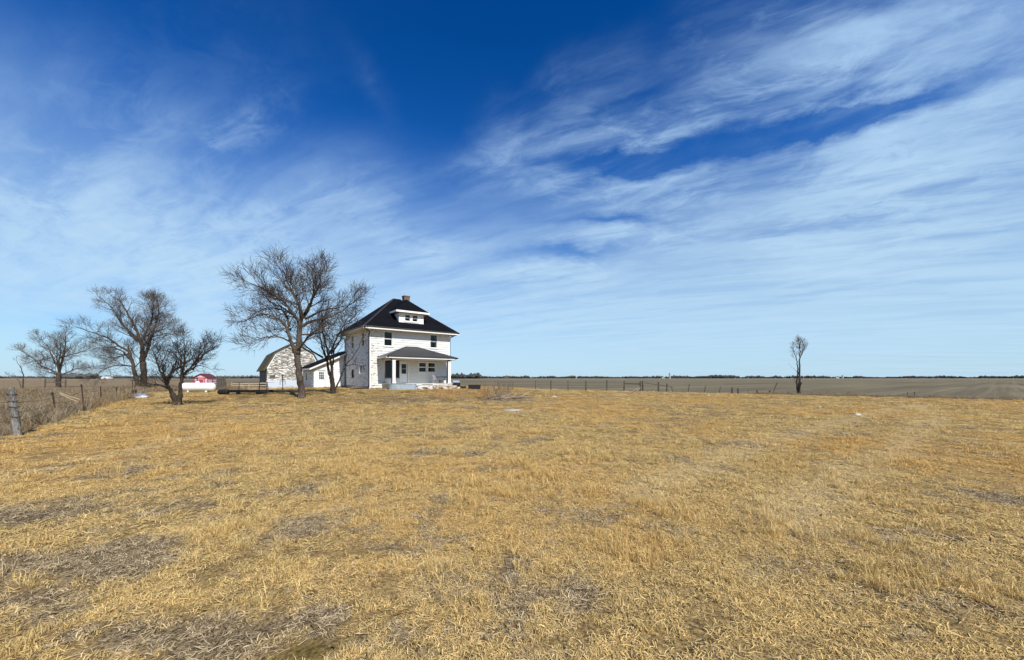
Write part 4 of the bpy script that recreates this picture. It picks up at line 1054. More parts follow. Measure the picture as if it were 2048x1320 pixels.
# ================================================================ by the porch
def hl(x, y, z): return A + Matrix.Rotation(PHI, 3, 'Z') @ Vector((x, y, z))
b = ground_px(788, 783); tub_c = hl(2.05, -3.25, 0); tub_c.z = gz(tub_c.x, tub_c.y)
tub = thing('stock_tank', 'oval galvanised stock tank in front of the left porch post', 'tank', tub_c, R(12))
def oval(rx, ry, n=40):
    s = rx-ry; pts = []
    for k in range(n):
        a = 2*math.pi*k/n; x, y = ry*math.cos(a), ry*math.sin(a); pts.append((x + (s if x > 0 else -s), y))
    return pts
m = MB(); ring = [(1.28,.42,0),(1.28,.42,.14),(1.30,.44,.16),(1.28,.42,.18),(1.28,.42,.32),(1.30,.44,.34),(1.28,.42,.36),(1.28,.42,.5),(1.32,.46,.52),(1.30,.44,.55),(1.25,.40,.53),(1.25,.40,.12)]
for rx, ry, z in ring: m.v += [(x, y, z) for x, y in oval(rx, ry)]
for i in range(len(ring)-1):
    for k in range(40): m.f.append((i*40+k, i*40+(k+1) % 40, (i+1)*40+(k+1) % 40, (i+1)*40+k))
m.f.append(tuple(reversed(range(40)))); m.f.append(tuple(range((len(ring)-1)*40, len(ring)*40)))
obj('shell', m, MT['galv'], tub)
o = obj('board', MB().beam((-1.1,.1,.575), (.3,.3,.59), .3, .04), MT['wood_dark'], tub)
# rubble: broken slabs and boards along the porch front
rr_ = random.Random(77); k = 0
where = ['left end', 'middle', 'right end']
for i in range(26):
    x = 3.3 + 4.6*rr_.random(); y = -2.75 - 1.5*rr_.random()**1.5; p = hl(x, y, 0); p.z = gz(p.x, p.y)
    s = rr_.uniform(.16, .42); n = rr_.randint(5, 7); hgt = rr_.uniform(.06, .16)
    poly = [(s*rr_.uniform(.7,1.2)*math.cos(2*math.pi*j/n), s*rr_.uniform(.6,1.0)*math.sin(2*math.pi*j/n), 0) for j in range(n)]
    o = obj('rubble_slab', MB().prism(poly, (rr_.uniform(-.03,.03), 0, hgt)), MT['rubble'] if rr_.random() < .75 else MT['weathered_plank'])
    o.location = p + Vector((0, 0, rr_.uniform(.0, .22)*max(0, (y+4.3)/1.6))); o.rotation_euler = (rr_.uniform(-.45,.45), rr_.uniform(-.45,.45), rr_.uniform(0, 6))
    third = 'beside the stock tank' if x < 4.7 else ('in the middle of the porch front' if x < 6.2 else 'below the porch chair')
    tag(o, ('brown broken plank end ' if 'plank' in o.data.materials[0].name else 'pale broken concrete slab ') + 'in the rubble ' + third, 'rubble', 'rubble slabs along the porch front')
for i, (x, y, z, l, an, lb) in enumerate(((3.75,-2.85,.44,1.0,.1,'white step board lying beside the stock tank'), (4.2,-3.0,.26,1.0,.05,'lower white step board under the one beside the stock tank'),
                                  (6.4,-2.9,.42,2.2,.03,'long white board along the porch edge by the chair'), (6.5,-3.3,.25,2.3,-.06,'long tan plank leaning on the rubble before the porch chair'))):
    p = hl(x, y, z)
    o = obj('loose_board', MB().box(-l/2, l/2, -.14, .14, -.03, .03), MT['trim'] if i < 3 else MT['wood_pale']); o.location = p; o.rotation_euler = (.1, .04*(-1)**i, PHI+an)
    tag(o, lb, 'board', 'loose boards at the porch')
# porch chair
ch_ = thing('porch_chair', 'metal armchair on the porch under the paired windows', 'chair', hl(6.55, -1.3, FZ+.05), PHI+.5)
for x in (-.24, .24):
    for y in (-.22, .22):
        obj('leg', MB().tube([(x,y,0),(x,y,.42)], .016, 6), MT['chair_frame'], ch_)
    obj('armrest', MB().tube([(x,-.24,.42),(x,-.24,.64),(x,.2,.66),(x,.24,.5)], .016, 6), MT['chair_frame'], ch_)
obj('seat', MB().box(-.25,.25,-.25,.25,.41,.45), MT['white_plastic'], ch_)
obj('backrest', MB().hexa([(-.24,.22,.5),(.24,.22,.5),(.24,.25,.5),(-.24,.25,.5),(-.24,.32,.92),(.24,.32,.92),(.24,.35,.92),(-.24,.35,.92)]), MT['chair_frame'], ch_)
# bench with dark top at the right end of the porch
bn = thing('porch_table', 'small dark-topped table at the right end of the porch', 'table', hl(7.05, -1.75, FZ+.05), PHI)
obj('table_top', MB().box(-.62,.42,-.25,.25,.62,.70), MT['black_metal'], bn)
for x in (-.5,.32):
    for y in (-.19,.19): obj('leg', MB().beam((x,y,0),(x,y,.62), .04), MT['chair_frame'], bn)
o = obj('bucket', MB().lathe([(0,.13),(.01,.14),(.28,.17),(.3,.175),(.29,.155),(.05,.13)], (0,0,0), (0,0,1), 16), MT['white_plastic']); o.location = hl(7.2,-2.05,FZ+.052)
tag(o, 'white bucket on the porch under the small dark table', 'bucket')
o = obj('planter', MB().lathe([(0,.15),(.3,.2),(.34,.22),(.36,.2),(.3,.17)], (0,0,0), (0,0,1), 14), MT['wood_dark']); o.location = hl(6.75,-2.0,FZ+.052)
tag(o, 'dark pot on the porch beside the white bucket', 'pot')
o = thing('porch_broom', 'broom leaning on the wall beside the big dark-framed porch window', 'broom', hl(1.35, -.3, FZ+.05), PHI)
obj('handle', MB().tube([(0,0,.2),(.1,.18,1.15)], .013, 6), MT['weathered_plank'], o); obj('brush', MB().hexa([(-.14,-.04,0),(.12,-.04,0),(.12,.04,0),(-.14,.04,0),(-.05,-.02,.24),(.05,-.02,.24),(.05,.02,.24),(-.05,.02,.24)]), MT['wood_dark'], o)
# covered grill right of the porch
p = hl(8.35, -2.2, 0); p.z = gz(p.x, p.y)
g_ = thing('covered_grill', 'black boxy grill with pale lid standing right of the porch corner', 'grill', p, PHI+.2)
obj('firebox', MB().hexa([(-.5,-.3,.18),(.5,-.3,.18),(.5,.3,.18),(-.5,.3,.18),(-.45,-.28,.62),(.45,-.28,.62),(.45,.28,.62),(-.45,.28,.62)]), MT['black_rubber'], g_)
obj('lid', MB().prism([(-.46,-.29,.622),(-.46,.29,.622),(-.46,.2,.82),(-.46,-.12,.84)], (.92,0,0)), MT['galv'], g_)
for x in (-.42,.42):
    for y in (-.24,.24): obj('leg', MB().beam((x,y,-.05),(x,y,.18), .05), MT['black_rubber'], g_)
# two black crates and a tyre right of the house
for i, px in enumerate((943, 955)):
    b = ground_px(px, 778.2); s = .5
    t = thing('crate', 'black open crate on the grass right of the house, ' + ('left' if i == 0 else 'right') + ' one of the pair', 'crate', b, R(4), 'black crates right of the house')
    obj('shell', MB().box(-.31,.31,.28,.31,0,.42).box(-.31,-.28,-.31,.279,0,.42).box(.28,.31,-.31,.279,0,.42).box(-.279,.279,-.31,-.28,0,.42), MT['black_rubber'], t)
    obj('rim', MB().box(-.33,.33,-.33,-.28,.421,.45).box(-.33,.33,.28,.33,.421,.45), MT['wood_dark'], t)
    obj('floor_board', MB().box(-.279,.279,-.279,.279,.01,.04), MT['black_rubber'], t)
b = ground_px(926, 776.5)
ty = thing('old_tyre', 'old black tyre lying flat between the grill and the black crates', 'tyre', b)
m = MB(); n, q = 20, 8
for i in range(n):
    for k in range(q):
        a, w_ = 2*math.pi*i/n, 2*math.pi*k/q; r = .27 + .1*math.cos(w_); m.v.append((r*math.cos(a), r*math.sin(a), .11 + .1*math.sin(w_)))
for i in range(n):
    for k in range(q): m.f.append((i*q+k, ((i+1) % n)*q+k, ((i+1) % n)*q+(k+1) % q, i*q+(k+1) % q))
obj('tread', m, MT['black_rubber'], ty, True)
# steel farm gate leaning in the brush
b1, b2 = ground_px(995, 779.5), ground_px(1026, 779); c = (b1+b2)/2; c.z = gz(c.x, c.y)
gt = thing('farm_gate', 'small dark tube gate with five bars standing behind the dead brush', 'gate', c, 0)
wg = (b2.x-b1.x)/2; hg = 14/FPX*c.y
for k in range(5): obj('bar', MB().tube([(-wg,0,.12+hg*.85*k/4),(wg,0,.12+hg*.85*k/4-.05)], .022, 6), MT['wood_dark'], gt)
for x in (-wg, wg*.35, wg): obj('upright', MB().tube([(x,.01,-.05),(x,.01,hg+.08*(x > 0))], .03, 6), MT['wood_dark'], gt)

# ================================================================ right fence
rng = random.Random(15)
o0 = ground_px(1214, 781.5)
rf = thing('wire_fence', 'sparse wire fence with thin posts behind the yard, right of the house', 'fence', o0)
line = []
for px, pb, pt, r, lean in ((1071,779.3,761.5,.05,0),(1102,780.3,760.5,.08,0),(1136,780.5,761,.05,0),(1172,781,761,.08,0),(1214,781.2,760,.08,0),(1248,781.2,761.5,.065,.03)):
    b, h = fpx(px, pb, pt); q = b-o0; line.append((q, h))
    obj('post', MB().tube([q+Vector((0,0,-.1)), q+Vector((lean*h*.5,0,h*.5)), q+Vector((lean*h,0,h))], [r*1.05, r, r*.95], 7), MT['wood_dark'], rf)
line = [(line[0][0] + Vector((-11, 4, 0)), 1.15)] + line
for f in (.35, .62, .9):
    pts = []
    for (pa, ha), (pb, hb) in zip(line, line[1:]):
        for k in range(5):
            t = k/5; pts.append(pa.lerp(pb, t) + Vector((0,-.05,1.1*f - .12*t*(1-t))))
    pts.append(line[-1][0] + Vector((0,-.05,1.1*f)))
    obj('wire', MB().tube(pts, .012, 4), MT['wire'], rf)
# braced corner
c0 = ground_px(1282, 782.5); br_ = thing('corner_brace', 'heavy double corner post with dark crossrail and slanting props, middle of the right fence', 'fence', c0)
for px, pb, pt, r in ((1281,782.5,762.5,.10),(1285.5,782.5,761.5,.10)):
    b, h = fpx(px, pb, pt); q = b-c0; obj('post', MB().tube([q+Vector((0,0,-.1)), q+Vector((.01,0,h*.5)), q+Vector((0,0,h))], [r*1.05,r,r*.95], 9), MT['wood_dark'], br_)
q0 = ground_px(1249, 781.2)-c0; hr = 1.6-(768-HY)/FPX*c0.y
obj('rail', MB().tube([q0+Vector((.05,0,hr)), Vector((-.1,0,hr))], [.055,.06], 7), MT['wood_dark'], br_)
for (ax_, ay_), (bx_, by_) in (((1277,781),(1256,789.5)), ((1280,780),(1267,790))):
    p = at(ax_, ay_, c0.y)-c0; e = ground_px(bx_, by_)-c0; p = Vector((p.x, -.15, .45))
    obj('prop', MB().tube([p, e+Vector((0,0,.05))], [.05,.045], 7), MT['weathered_plank'], br_)
# leaning section
c1 = ground_px(1317, 783); ln_ = thing('leaning_fence', 'tilted dark rails hung on two stout posts right of the braced corner', 'fence', c1)
for px, pb, pt, r, le in ((1317,783.3,764,.09,.0),(1333.5,784,767,.08,.04),(1347,783.5,773,.035,-.5)):
    b, h = fpx(px, pb, pt); q = b-c1; obj('post', MB().tube([q+Vector((0,0,-.1)), q+Vector((le*h*.5,0,h*.5)), q+Vector((le*h,0,h))], [r*1.05,r,r*.95], 8), MT['wood_dark'], ln_)
for (ax_, ay_), (bx_, by_) in (((1288,765.5),(1318,770)), ((1316,769),(1345,774.5))):
    p, e = at(ax_, ay_, c1.y)-c1, at(bx_, by_, c1.y)-c1; p.y = e.y = -.12; obj('rail', MB().tube([p, e], [.04,.04], 6), MT['wood_dark'], ln_)
# single posts towards the lone tree
places = ['first thin leaning post right of the tilted rails', 'second thin leaning post right of the tilted rails', 'third thin leaning post right of the tilted rails',
          'short stout stub post, left one of the pair before the lone tree', 'short stout stub post, right one of the pair before the lone tree', 'thin short stake right of the stub pair',
          'dark stub post between the stub pair and the leaning stake', 'tall thin stake leaning right near the lone tree', 'low stub at the foot of the leaning stake', 'low dark stub just left of the lone tree',
          'first tiny stub right of the lone tree', 'second tiny stub right of the lone tree', 'third tiny stub right of the lone tree', 'first thin stake near the pale track', 'second thin stake near the pale track']
for (px, pb, pt, r, le), lb in zip(((1376,783.8,767.5,.045,.2),(1408,785,771,.045,.28),(1438,786,773,.045,.28),(1464.5,786.8,775,.09,0),(1476.5,787.2,776.5,.08,-.05),(1496,787,779,.02,.1),
                          (1514.5,788.3,780,.07,0),(1545,787,764.5,.035,.42),(1539.5,788,780.5,.09,.05),(1576,789,783.5,.06,.1),(1673,791,788,.05,0),(1689,791.5,788,.05,.1),(1729,792,788.5,.06,.05),(1815,793,784.5,.03,0),(1829,793,783,.03,0)), places):
    b, h = fpx(px, pb, pt)
    o = obj('fence_post', MB().tube([(0,0,-.1),(le*h*.5,0,h*.5),(le*h,0,h)], [r*1.08,r,r*.9], 7), MT['wood_dark']); o.location = b
    m_ = o.data
    tag(o, lb, 'post', 'single old posts along the field edge')
# ================================================================ things lying on the grass
b = ground_px(1024, 821); o = thing('well_cover', 'flat pale concrete cover lying in the yard in front of the dead brush', 'cover', b)
obj('disc', MB().lathe([(-.05,.44),(.03,.45),(.05,.43),(.055,.001)], (0,0,0), (0,0,1), 24), MT['concrete'], o, True)
obj('rim', MB().lathe([(-.05,.47),(.028,.48),(.028,.455)], (0,0,0), (0,0,1), 24), MT['galv'], o)
b = ground_px(1108, 794); o = thing('lid', 'small white lid lying in the grass below the thin fence posts', 'lid', b)
obj('disc', MB().lathe([(0,.22),(.05,.23),(.06,.2),(.065,.001)], (0,0,0), (0,0,1), 18), MT['white_plastic'], o, True)
obj('knob', MB().lathe([(0,.05),(.05,.05),(.06,.001)], (0,0,.06), (0,0,1), 10), MT['white_plastic'], o, True)
for i, (px, py, s, lb) in enumerate(((1417,791.5,.10,'left white litter scrap below the stub posts'),(1463,791,.09,'right white litter scrap below the stub posts'),(1715,831,.12,'pale scrap lying out in the right part of the yard'),
                              (1640,815,.08,'small pale scrap in the yard below the lone tree'))):
    b = ground_px(px, py); o = obj('litter', lump(s, s*.8, s*.7, 20+i, 8, 3, .35), MT['white_plastic']); o.location = b
    tag(o, lb, 'litter', 'white scraps in the grass')

# ================================================================ far country: tree belts and farms on the horizon
def belt(label, px0, px1, Z, h, n, seed, mt, gaps=.12):
    """a distant wood that reads as one dark mass"""
    r = random.Random(seed); m = MB()
    for i in range(n):
        px = px0 + (px1-px0)*(i + r.random())/n
        if vnoise(np.array([px*.03 + seed]), np.array([.5]), seed)[0] < gaps: continue
        p = at(px, HY, Z*(1 + r.uniform(-.05, .05))); s = h*(.55 + .75*float(vnoise(np.array([px*.06]), np.array([seed*1.7]), seed+2)[0]))*r.uniform(.75, 1.2)
        for k in range(4):    # rough twiggy crowns
            c = Vector((p.x + r.uniform(-.7,.7)*s, p.y + r.uniform(-.7,.7)*s, s*r.uniform(.3,.62))); b_ = len(m.v)
            for d in ((1,0,0),(-1,0,0),(0,1,0),(0,-1,0),(0,0,1),(0,0,-1)):
                q = c + Vector(d)*s*r.uniform(.3,.55); m.v.append((q.x, q.y, max(q.z, -.5)))
            m.f += [tuple(b_+j for j in f) for f in ((0,2,4),(2,1,4),(1,3,4),(3,0,4),(2,0,5),(1,2,5),(3,1,5),(0,3,5))]
    o = obj('distant_treeline', m, mt, None, False, False); tag(o, label, 'treeline', kind='stuff'); return o
MT['far_wood'] = plain('far_bare_woods', (.060,.062,.058), .95, .05, .3, .05)
MT['far_wood2'] = plain('far_bare_woods_paler', (.095,.095,.095), .95, .05, .3, .05)
belt('dark distant tree belt along the left horizon', -150, 700, 1250, 9.5, 420, 1, MT['far_wood2'], .05)
belt('dark distant tree belt right behind the house', 890, 1420, 1400, 9.0, 300, 2, MT['far_wood'], .1)
belt('dark distant tree belt along the right horizon', 1330, 2200, 1500, 9.5, 460, 3, MT['far_wood'], .08)
belt('nearer grove rising right of the porch on the horizon', 890, 960, 900, 10, 40, 4, MT['far_wood'], .0)
belt('clump of bare woods beside the far silo', 1415, 1465, 1300, 13, 40, 5, MT['far_wood'], 0)
belt('rounded farm grove behind the round tree on the left horizon', 128, 186, 700, 10.5, 60, 6, MT['far_wood2'], 0)
def far_building(label, px, Z, w, d, h, roof, mt, rz=.2, py=HY+1):
    p = at(px, py, Z); p.z = 0
    t = thing('farm_building', label, 'building', p, rz, 'far farm buildings')
    obj('wall', MB().prism([(-w/2,0,0),(w/2,0,0),(w/2,0,h),(0,0,h+w*.2) if w < d else (0,0,h),(-w/2,0,h)], (0,d,0)), mt, t)
    obj('roof', MB().hexa([(-w/2-.3,-.3,h+.02),(w/2+.3,-.3,h+.02),(w/2+.3,d+.3,h+.02),(-w/2-.3,d+.3,h+.02),(-w/2-.3,d*.4,h+d*.22),(w/2+.3,d*.4,h+d*.22),(w/2+.3,d*.6,h+d*.22),(-w/2-.3,d*.6,h+d*.22)]), roof, t)
    obj('door', MB().box(-w*.12, w*.12, -.08, -.01, 0, h*.8), MT['wood_grey'], t)
far_building('white far farmhouse at the left edge of the rounded grove', 146, 860, 9, 8, 3.2, MT['tank_white'], MT['tank_white'])
far_building('long low white shed on the left horizon past the grove', 210, 900, 17, 10, 2.6, MT['tank_white'], MT['tank_white'], .1)
far_building('small grey far farm house right of the rounded grove', 172, 880, 8, 8, 4.5, MT['galv'], MT['tank_white'], .3)
far_building('tiny white far building beside the silo on the horizon', 1327, 1250, 8, 8, 3, MT['concrete'], MT['concrete'])
far_building('long white far shed on the right horizon', 1676, 1300, 12, 9, 2.5, MT['concrete'], MT['concrete'])
far_building('red far barn on the horizon behind the small tube gate', 1013, 1050, 16, 10, 5, MT['wood_dark'], MT['steel_rust'])
for px, Z, r, h, lb in ((1339.5, 1250, 2.6, 17, 'tall grey silo breaking the horizon near the middle'), (1685, 1100, 2.2, 8.5, 'pale short silo beside the long white far shed')):
    p = at(px, HY, Z); p.z = 0
    t = thing('silo', lb, 'silo', p, 0, 'far silos')
    obj('shaft', MB().lathe([(0,r),(h*.5,r),(h,r)], (0,0,0), (0,0,1), 16), MT['concrete'], t, False)
    obj('cap', MB().lathe([(0,r*1.03),(r*.5,r*.7),(r*.75,.05)], (0,0,h), (0,0,h+5), 16), MT['galv'], t, True)

# ================================================================ dead grass and weeds
def blade_mat(name, gold, red, grey, dark):
    """dry blades: colour by patch (attributes of the spot) and by blade"""
    m = mat(name)
    tn, lu, bv = attr('tone', 'INSTANCER'), attr('lush', 'INSTANCER'), attr('blade')
    c = mixc(bv.lin(0,1), tuple(v*.43 for v in gold), tuple(min(v*1.16, .95) for v in gold))
    c = mixc(lu.ss(.38,.62)*.55*(1.0-bv*.5), c, red)
    c = mixc(attr('pale', 'INSTANCER')*.4, c, (.82,.67,.38))
    g = mixc(bv.lin(.1,1), dark, grey)
    c = mixc((tn*1.15 + bv*.25 - .15).ss(.3,.75), c, g)
    d = node('ShaderNodeBsdfDiffuse'); link(c, d.inputs[0]); t = node('ShaderNodeBsdfTranslucent'); link(c, t.inputs[0])
    mx = node('ShaderNodeMixShader'); mx.inputs[0].default_value = .22; link(d.outputs[0], mx.inputs[1]); link(t.outputs[0], mx.inputs[2])
    o = node('ShaderNodeOutputMaterial'); link(mx.outputs[0], o.inputs[0]); return m
MT['blade'] = blade_mat('dry_grass_blades', (.84,.605,.255), (.64,.39,.12), (.78,.63,.39), (.14,.095,.05))
MT['stalk'] = blade_mat('tall_dead_grass', (.40,.30,.17), (.36,.25,.12), (.44,.38,.28), (.20,.16,.11))
def clump(seed, n, rad, lmin, lmax, wmin, wmax, tilt, curl, mt):
    r = random.Random(seed); v, f, bv = [], [], []
    for i in range(n):
        a = r.uniform(0, 6.283); rr = rad*math.sqrt(r.random()); x, y = rr*math.cos(a), rr*math.sin(a)
        yaw = r.uniform(0, 6.283); el_ = R(r.uniform(*tilt)); L = r.uniform(lmin, lmax); w = r.uniform(wmin, wmax)/2
        dirx, diry = math.cos(yaw), math.sin(yaw); sx, sy = -diry, dirx; b = len(v); val = r.random(); cu = r.uniform(*curl); tw = r.uniform(-.5, .5)
        px, py, pz = x, y, -.003 + r.random()*.012; e = el_; ca = yaw
        for k in range(3):
            ww = w*(1, .85, .12)[k]
            sx, sy = -math.sin(ca), math.cos(ca)
            v.append((px-sx*ww, py-sy*ww, pz + tw*ww)); v.append((px+sx*ww, py+sy*ww, pz - tw*ww)); bv += [val, val]
            st = L*.5; px += math.cos(ca)*math.cos(e)*st; py += math.sin(ca)*math.cos(e)*st; pz = max(pz + math.sin(e)*st, .002); e -= cu; ca += r.uniform(-.5, .5)
        f += [(b, b+1, b+3, b+2), (b+2, b+3, b+5, b+4)]
    me = bpy.data.meshes.new('grass_tuft'); me.from_pydata(v, [], f)
    me.attributes.new('blade', 'FLOAT', 'POINT').data.foreach_set('value', np.array(bv, np.float32))
    me.materials.append(mt); return bpy.data.objects.new('grass_tuft', me)
MT['leaf'] = plain('dead_leaf', (.20,.12,.055), .8, .15, .5, 30)
def scatter(name, label, cat, pts, scl, idx, sources, tn=None, tilt=.06, seed=0, extra=()):
    col = bpy.data.collections.new(name + '_tufts')
    for k, o in enumerate(sources): o.name = 'tuft_%02d' % k; col.objects.link(o)
    rs = np.random.RandomState(seed); n = len(pts)
    me = bpy.data.meshes.new(name); me.from_pydata(pts.tolist(), [], [])
    rot = np.stack([rs.normal(0, tilt, n), rs.normal(0, tilt, n), rs.uniform(0, 6.283, n)], 1)
    for nm, ty, val, key in (('rot','FLOAT_VECTOR',rot,'vector'), ('scl','FLOAT_VECTOR',scl,'vector'), ('idx','INT',idx,'value'),
                             ('tone','FLOAT',tone(pts[:,0], pts[:,1]) if tn is None else tn,'value'), ('lush','FLOAT',lush(pts[:,0], pts[:,1]),'value')) + tuple((a_,'FLOAT',b_,'value') for a_, b_ in extra):
        a = me.attributes.new(nm, ty, 'POINT'); a.data.foreach_set(key, np.ascontiguousarray(val, np.int32 if ty == 'INT' else np.float32).ravel())
    o = bpy.data.objects.new(name, me); COL.objects.link(o); tag(o, label, cat, kind='stuff')
    ng = bpy.data.node_groups.new(name, 'GeometryNodeTree')
    ng.interface.new_socket('Geometry', in_out='INPUT', socket_type='NodeSocketGeometry'); ng.interface.new_socket('Geometry', in_out='OUTPUT', socket_type='NodeSocketGeometry')
    gi, go = ng.nodes.new('NodeGroupInput'), ng.nodes.new('NodeGroupOutput')
    iop = ng.nodes.new('GeometryNodeInstanceOnPoints'); ci = ng.nodes.new('GeometryNodeCollectionInfo')
    ci.inputs['Collection'].default_value = col; ci.inputs['Separate Children'].default_value = True; ci.inputs['Reset Children'].default_value = True
    def na(nm, ty):
        q = ng.nodes.new('GeometryNodeInputNamedAttribute'); q.data_type = ty; q.inputs['Name'].default_value = nm; return q.outputs['Attribute']
    e2r = ng.nodes.new('FunctionNodeEulerToRotation'); L = ng.links.new
    L(na('rot','FLOAT_VECTOR'), e2r.inputs[0]); L(e2r.outputs[0], iop.inputs['Rotation']); L(na('scl','FLOAT_VECTOR'), iop.inputs['Scale'])
    iop.inputs['Pick Instance'].default_value = True; L(na('idx','INT'), iop.inputs['Instance Index'])
    L(gi.outputs[0], iop.inputs['Points']); L(ci.outputs[0], iop.inputs['Instance']); L(iop.outputs[0], go.inputs[0])
    md = o.modifiers.new('tufts', 'NODES'); md.node_group = ng
    return o
def polar(rs, n, r0, r1, amax=R(66)):
    r = np.sqrt(rs.uniform(r0*r0, r1*r1, n)); a = rs.uniform(-amax, amax, n); return r*np.sin(a), r*np.cos(a)
def in_house(x, y):
    dx_, dy_ = x-A.x, y-A.y; s = dx_*math.cos(PHI)+dy_*math.sin(PHI); m_ = -dx_*math.sin(PHI)+dy_*math.cos(PHI)
    bx_, by_ = x-B0.x, y-B0.y; s2 = bx_*math.cos(PHI)+by_*math.sin(PHI); m2 = -bx_*math.sin(PHI)+by_*math.cos(PHI)
    return ((s > -.05) & (s < WF) & (m_ > -.05) & (m_ < DP)) | ((s > 1.2) & (s < 7.9) & (m_ > -2.6) & (m_ < 0)) | ((s > -3.4) & (s < 5) & (m_ > DP-.1) & (m_ < DP+6.5)) | ((s2 > -.05) & (s2 < BW) & (m2 > -.05) & (m2 < BD))
def yard_only(x, y, keep_field=0.0):
    out = (zone_l(x, y) > .5) | (zone_r(x, y) > .5) | (back(x, y) > .5) | in_house(x, y); return ~out
NV = 14                # matted thatch, curled short blades, upright tufts
near = [clump(100+k, 38, .080, .030, .085, .0030, .0065, (0, 14), (-.1, .5), MT['blade']) for k in range(5)] + \
       [clump(150+k, 32, .065, .020, .065, .0026, .0058, (5, 50), (.2, 1.4), MT['blade']) for k in range(5)] + \
       [clump(200+k, 34, .045, .040, .105, .0024, .0046, (30, 80), (.1, .9), MT['blade']) for k in range(4)]
rs = np.random.RandomState(4); X, Y, S = [], [], []
for r0, r1, dens, sx, sz in ((1.2, 5.5, 430, .85, .9), (5.5, 10, 220, 1.15, 1.0), (10, 18, 80, 1.75, 1.1), (18, 32, 24, 3.0, 1.2), (32, 62, 7, 5.2, 1.2)):
    area = R(66)*(r1*r1-r0*r0); n = int(area*dens); x, y = polar(rs, n, r0, r1); k = yard_only(x, y) & (moss(x, y) < .4); x, y = x[k], y[k]
    X.append(x); Y.append(y); q = rs.uniform(.65, 1.4, len(x)); S.append(np.stack([q*sx, q*sx, q*sz*rs.uniform(.55, 1.35, len(x))], 1))
X, Y, S = np.concatenate(X), np.concatenate(Y), np.concatenate(S)
tn_ = tone(X, Y); pl_ = pale(X, Y)
gp = .55*fbm(X*3.1, Y*3.1, 91, 3) + .45*fbm(X*.9, Y*.9, 95, 3)      # thin spots where the soil shows
kp = rs.random_sample(len(X)) < np.clip(sstep(.30, .52, gp)*.75 + .25, 0, 1)*np.where(tn_ > .5, .8, 1.0)
X, Y, S, tn_, pl_, gp = X[kp], Y[kp], S[kp], tn_[kp], pl_[kp], gp[kp]
u_ = rs.random_sample(len(X)); tuft = fbm(X*1.7, Y*1.7, 97, 3)                     # tufts stand in groups
kind = np.where(u_ < .34 + .45*tn_ + .3*pl_, 0, np.where((u_ > .985 - .30*sstep(.45, .7, tuft)*(1-tn_)), 2, 1))
idx_ = np.where(kind == 0, rs.randint(0, 5, len(X)), np.where(kind == 1, rs.randint(5, 10, len(X)), rs.randint(10, 14, len(X))))
S[:,2] *= np.where(kind == 2, .7 + .9*sstep(.45, .75, tuft), 1.0)
tn_ = np.clip(tn_ + rs.normal(0, .16, len(X)) + np.where(kind == 0, .16, 0) - np.where(kind == 2, .15, 0), 0, 1)
scatter('dry_grass', 'short dry golden grass covering the mown yard', 'grass', np.stack([X, Y, height(X, Y)], 1), S, idx_, near, tn_, extra=(('pale', pl_),))
# dead leaves blown over the yard
lm = MB(); lv = []
for k in range(3):
    m = MB(); w_ = (.012,.016,.010)[k]; l_ = (.03,.035,.045)[k]
    m.v = [(-l_,0,.002),(-l_*.3,w_,.010),(l_*.4,w_*.8,.012),(l_,0,.016),(l_*.4,-w_*.8,.004),(-l_*.3,-w_,.006)]; m.f = [(0,1,5),(1,2,4,5),(2,3,4)]
    me_ = bpy.data.meshes.new('leaf'); me_.from_pydata(m.v, [], m.f); me_.materials.append(MT['leaf']); lv.append(bpy.data.objects.new('leaf', me_))
x, y = polar(rs, 3000, 1.2, 16); k = yard_only(x, y) & (rs.random_sample(len(x)) < sstep(.35, .7, fbm(x*.5, y*.5, 99))); x, y = x[k], y[k]
q = rs.uniform(.35, .9, len(x)); scatter('dead_leaves', 'small brown leaf scraps strewn over the dry grass', 'leaves', np.stack([x, y, height(x, y)+rs.uniform(.005,.03,len(x))], 1), np.stack([q, q, q], 1), rs.randint(0, 3, len(x)), lv, np.zeros(len(x)), .5, 8)
# taller dead grass left of the fence, along the fence foot and behind the yard
tall = [clump(300+k, 34, .22, .22, .62, .004, .010, (48, 88), (.0, .55), MT['stalk']) for k in range(6)]
X, Y, S = [], [], []
for r0, r1, dens, sx, sz in ((8, 20, 26, 1.0, .52), (20, 40, 9, 1.6, 1.0), (40, 80, 2.2, 3.0, 1.2)):
    area = R(66)*(r1*r1-r0*r0); n = int(area*dens); x, y = polar(rs, n, r0, r1)
    k = ((zone_l(x, y) > .5) | (back(x, y) > .6)) & ~in_house(x, y) & (zone_r(x, y) < .3); x, y = x[k], y[k]
    d = -(NL.x*x + NL.y*y - DL); hgt = np.where(d < 0, .9, .55 + .6*np.exp(-((d-1.0)/1.8)**2))*(.55+.9*fbm(x*.5, y*.5, 77))
    X.append(x); Y.append(y); q = rs.uniform(.8, 1.3, len(x)); S.append(np.stack([q*sx, q*sx, q*sz*hgt], 1))
X, Y, S = np.concatenate(X), np.concatenate(Y), np.concatenate(S)
scatter('tall_grass', 'taller dead grass filling the field beyond the left fence', 'grass', np.stack([X, Y, height(X, Y)], 1), S, rs.randint(0, 6, len(X)), tall, rs.uniform(0, .8, len(X)), .1, 3)
